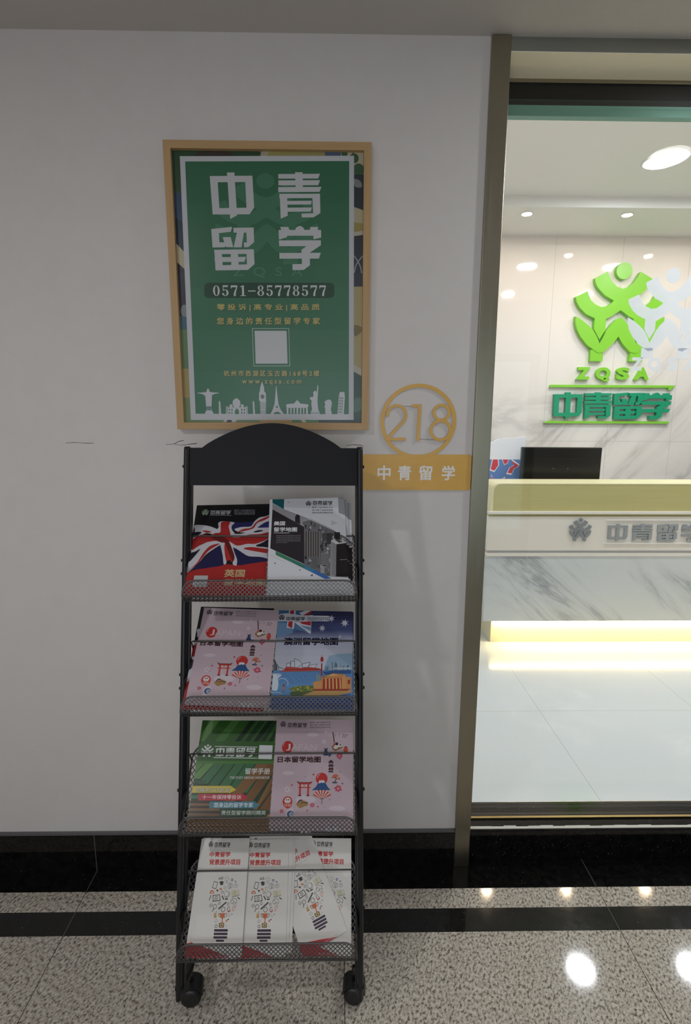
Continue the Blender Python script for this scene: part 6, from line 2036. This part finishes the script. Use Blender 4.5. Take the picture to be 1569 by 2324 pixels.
def rounded(hw, h, r):
    return lambda x, y: 0 <= y <= h and abs(x) <= hw and not (abs(x) > hw - r and y > h - r and (abs(x) - hw + r) ** 2 + (y - h + r) ** 2 > r * r)
def make_basket():
    bm = NB()
    lattice(bm, rounded(HW, LH, 0.03), lambda x, y, d: Vector((x, 0, 0)) + LIPV * y + LIPN * d, -HW, HW, 0.0, LH, 0.0112, 0.0106)
    lattice(bm, rounded(HW, BL, 0.035), lambda x, y, d: BACK0 + Vector((x, 0, 0)) + SV * y + SN * d, -HW, HW, 0.0, BL, 0.0112, 0.0150)
    lattice(bm, lambda x, y: abs(x) <= HW, lambda x, y, d: Vector((x, 0, 0)) - SN * y + SV * d, -HW, HW, 0.0, 0.024, 0.0112, 0.012)
    basket = obj('basket', bm, M_WIRE, rack)
    bm = NB()
    def rim(h, r, base, V):
        pts = [(-HW, 0.0)] + [(-HW + r - r * math.cos(math.radians(a)), h - r + r * math.sin(math.radians(a))) for a in range(0, 91, 10)] + [(HW - r + r * math.sin(math.radians(a)), h - r + r * math.cos(math.radians(a))) for a in range(0, 91, 10)] + [(HW, 0.0)]
        return [base + Vector((x, 0, 0)) + V * y for x, y in pts]
    tube(bm, rim(LH, 0.03, Vector(), LIPV), 0.0024, 8)
    tube(bm, rim(BL, 0.035, BACK0, SV), 0.0024, 8)
    for x in (-HW, HW): tube(bm, [Vector((x, 0, 0)), BACK0 + Vector((x, 0, 0))], 0.0022, 6)
    tube(bm, [Vector((-HW, 0, 0)), Vector((HW, 0, 0))], 0.0022, 6)
    tube(bm, [BACK0 + Vector((-HW, 0, 0)), BACK0 + Vector((HW, 0, 0))], 0.0022, 6)
    obj('rim', bm, M_WIRE, basket)
    bm = NB()
    b = SV * 0.1755 + SN * 0.0085
    c = SV * 0.165 + BACK0
    tube(bm, [c + Vector((-HW, 0, 0)), b + Vector((-HW - 0.001, 0, 0)) - SN * 0.006, b + Vector((-HW + 0.004, 0, 0)), b + Vector((HW - 0.004, 0, 0)), b + Vector((HW + 0.001, 0, 0)) - SN * 0.006, c + Vector((HW, 0, 0))], 0.0021, 8)
    obj('retaining_bar', bm, M_WIRE, basket)
    for sx in (-1, 1):
        bm = NB(); box(bm, sx * 0.221 - 0.0015, sx * 0.221 + 0.0015, 0.045, 0.085, 0.025, 0.062)
        obj('bracket', bm, M_BLKMET, basket)
    return basket
TIERS = [1.142, 0.867, 0.580, 0.288]
ORIG = [Vector((0, POSTY(z) - 0.055, z)) for z in TIERS]
b0 = make_basket()
for i, o_ in enumerate(ORIG):
    if i == 0: b = b0
    else:
        b = b0.copy(); COL.objects.link(b); b.parent = rack
        for ch in b0.children:
            c = ch.copy(); COL.objects.link(c); c.parent = b
            if ch.name.startswith('retaining'): c.location = SV * 0.0088
    b.location = (0, o_.y - RY, o_.z - (0.0 if i == 0 else 0.006))

# ------------------------------------------------------------------ printed matter
PAGE = {'UK': (0.206, 0.283), 'US': (0.208, 0.286), 'AU': (0.206, 0.268), 'JP': (0.209, 0.266), 'GR': (0.203, 0.265), 'BR': (0.121, 0.250)}
COVER = {}
def cover_mesh(k):
    if k not in COVER:
        p = Print(); bg = p.read(ART[k])
        w, h = PAGE[k]
        COVER[k] = p.mesh('cover', lambda x, y, z: Vector((x, y, z)), (-w / 2, w / 2, 0, h), bg, 0.0003)
    return COVER[k]
def make_item(kind, k, thick, label, cat, group=None, spine=None):
    t = thing(kind, label, cat, (0, 0, 0), group)
    link_mesh('cover', cover_mesh(k), t)
    w, h = PAGE[k]
    bm = NB(); box(bm, -w / 2 + (0.0 if spine else 0.0004), w / 2 - 0.0008, 0.0005, h - 0.0008, -thick, -0.0003)
    obj('pages', bm, M_PAPER, t)
    if spine:
        bm = NB(); box(bm, -w / 2 - 0.0006, -w / 2, 0, h, -thick, 0)
        obj('spine', bm, mat('spine_' + k, spine, 0.3), t)
    return t
def dup(t, label, group=None):
    r = t.copy(); COL.objects.link(r); r['label'] = label
    if group: r['group'] = group
    for ch in t.children:
        c = ch.copy(); COL.objects.link(c); c.parent = r
    return r
def put(t, tier, u, n, roll, v=0.0, tilt=46):
    o_ = ORIG[tier]
    a = math.radians(tilt)
    V, N = Vector((0, math.sin(a), math.cos(a))), Vector((0, -math.cos(a), math.sin(a)))
    t.rotation_mode = 'ZYX'
    t.rotation_euler = (math.pi / 2 - a, 0, math.radians(roll))
    t.location = o_ + Vector((u, 0, 0)) + V * v + N * n
    return t

uk = make_item('magazine', 'UK', 0.004, 'magazine with waving red white and blue flag cover, front left of top tier', 'magazine', 'magazines in the stand')
put(uk, 0, -0.2845, -0.004, 1.4, 0.003, 45)
us = make_item('magazine', 'US', 0.004, 'magazine with grey city skyline cover and dark panel, frontmost in top tier right', 'magazine', 'magazines in the stand')
put(us, 0, -0.0725, -0.002, 2.2, 0.005, 40.5)
put(dup(us, 'skyline magazine right behind the frontmost one on the top tier'), 0, -0.068, -0.0075, 1.6, 0.004, 41)
put(dup(us, 'rearmost skyline magazine on the top tier, its right edge peeking out'), 0, -0.0615, -0.013, 0.6, 0.002, 42)
jp = make_item('magazine', 'JP', 0.004, 'pink magazine with red gate and mountain drawings, tilted, second tier left', 'magazine', 'magazines in the stand')
put(jp, 1, -0.277, -0.002, -2.4, 0.011, 46)
put(dup(uk, 'black flag-cover magazine almost hidden behind the pink one on the second tier'), 1, -0.2875, -0.010, -1.6, 0.0035, 46.5)
au = make_item('magazine', 'AU', 0.004, 'blue magazine with harbour drawing and white stars, second tier right', 'magazine', 'magazines in the stand')
put(au, 1, -0.064, -0.002, -1.2, 0.0025)
put(dup(au, 'harbour magazine behind its twin on the second tier, only its right edge showing'), 1, -0.0605, -0.0075, -1.0, 0.002)
gr = make_item('handbook', 'GR', 0.008, 'thick green handbook with terraced field cover and coloured arrows, third tier left', 'book', None, (96, 132, 66))
put(gr, 2, -0.2697, -0.002, -0.6, 0.0015)
put(dup(jp, 'pink magazine with red gate and mountain drawings, upright, third tier right'), 2, -0.0632, -0.002, -0.8, 0.002)
put(dup(jp, 'second pink magazine hidden behind the upright one on the third tier'), 2, -0.0622, -0.0075, -0.7, 0.0015)

br = make_item('brochure', 'BR', 0.0012, 'white light-bulb brochure on top of the left stack, bottom tier', 'brochure', 'bulb brochures on the bottom tier')
G_BR = 'bulb brochures on the bottom tier'
put(br, 3, -0.2925, -0.0015, 0.7, 0.003)
for i, (u, n, rl, v, w_) in enumerate(((-0.2965, -0.0031, 0.3, 0.004, 'second'), (-0.3010, -0.0047, -0.3, 0.005, 'third'), (-0.3060, -0.0063, -0.8, 0.003, 'fourth'), (-0.3115, -0.0079, -1.4, 0.002, 'fifth and lowest'))):
    put(dup(br, 'white brochure fanned out left, %s from top of the left stack' % w_), 3, u, n, rl, v)
put(dup(br, 'white light-bulb brochure on top of the middle stack, bottom tier'), 3, -0.1853, -0.0085, 1.0, 0.0015)
put(dup(br, 'white brochure second from top of the middle stack, standing slightly higher'), 3, -0.1795, -0.0101, -0.6, 0.010)
put(dup(br, 'white brochure lowest of the middle stack, its right margin showing'), 3, -0.1705, -0.0117, 0.2, 0.009)
put(dup(br, 'white light-bulb brochure lying askew across the right stack, bottom tier'), 3, -0.0265, -0.0140, 25.0, 0.0265)
put(dup(br, 'white light-bulb brochure upright at the far right of the bottom tier'), 3, -0.0235, -0.0160, -0.8, 0.003)
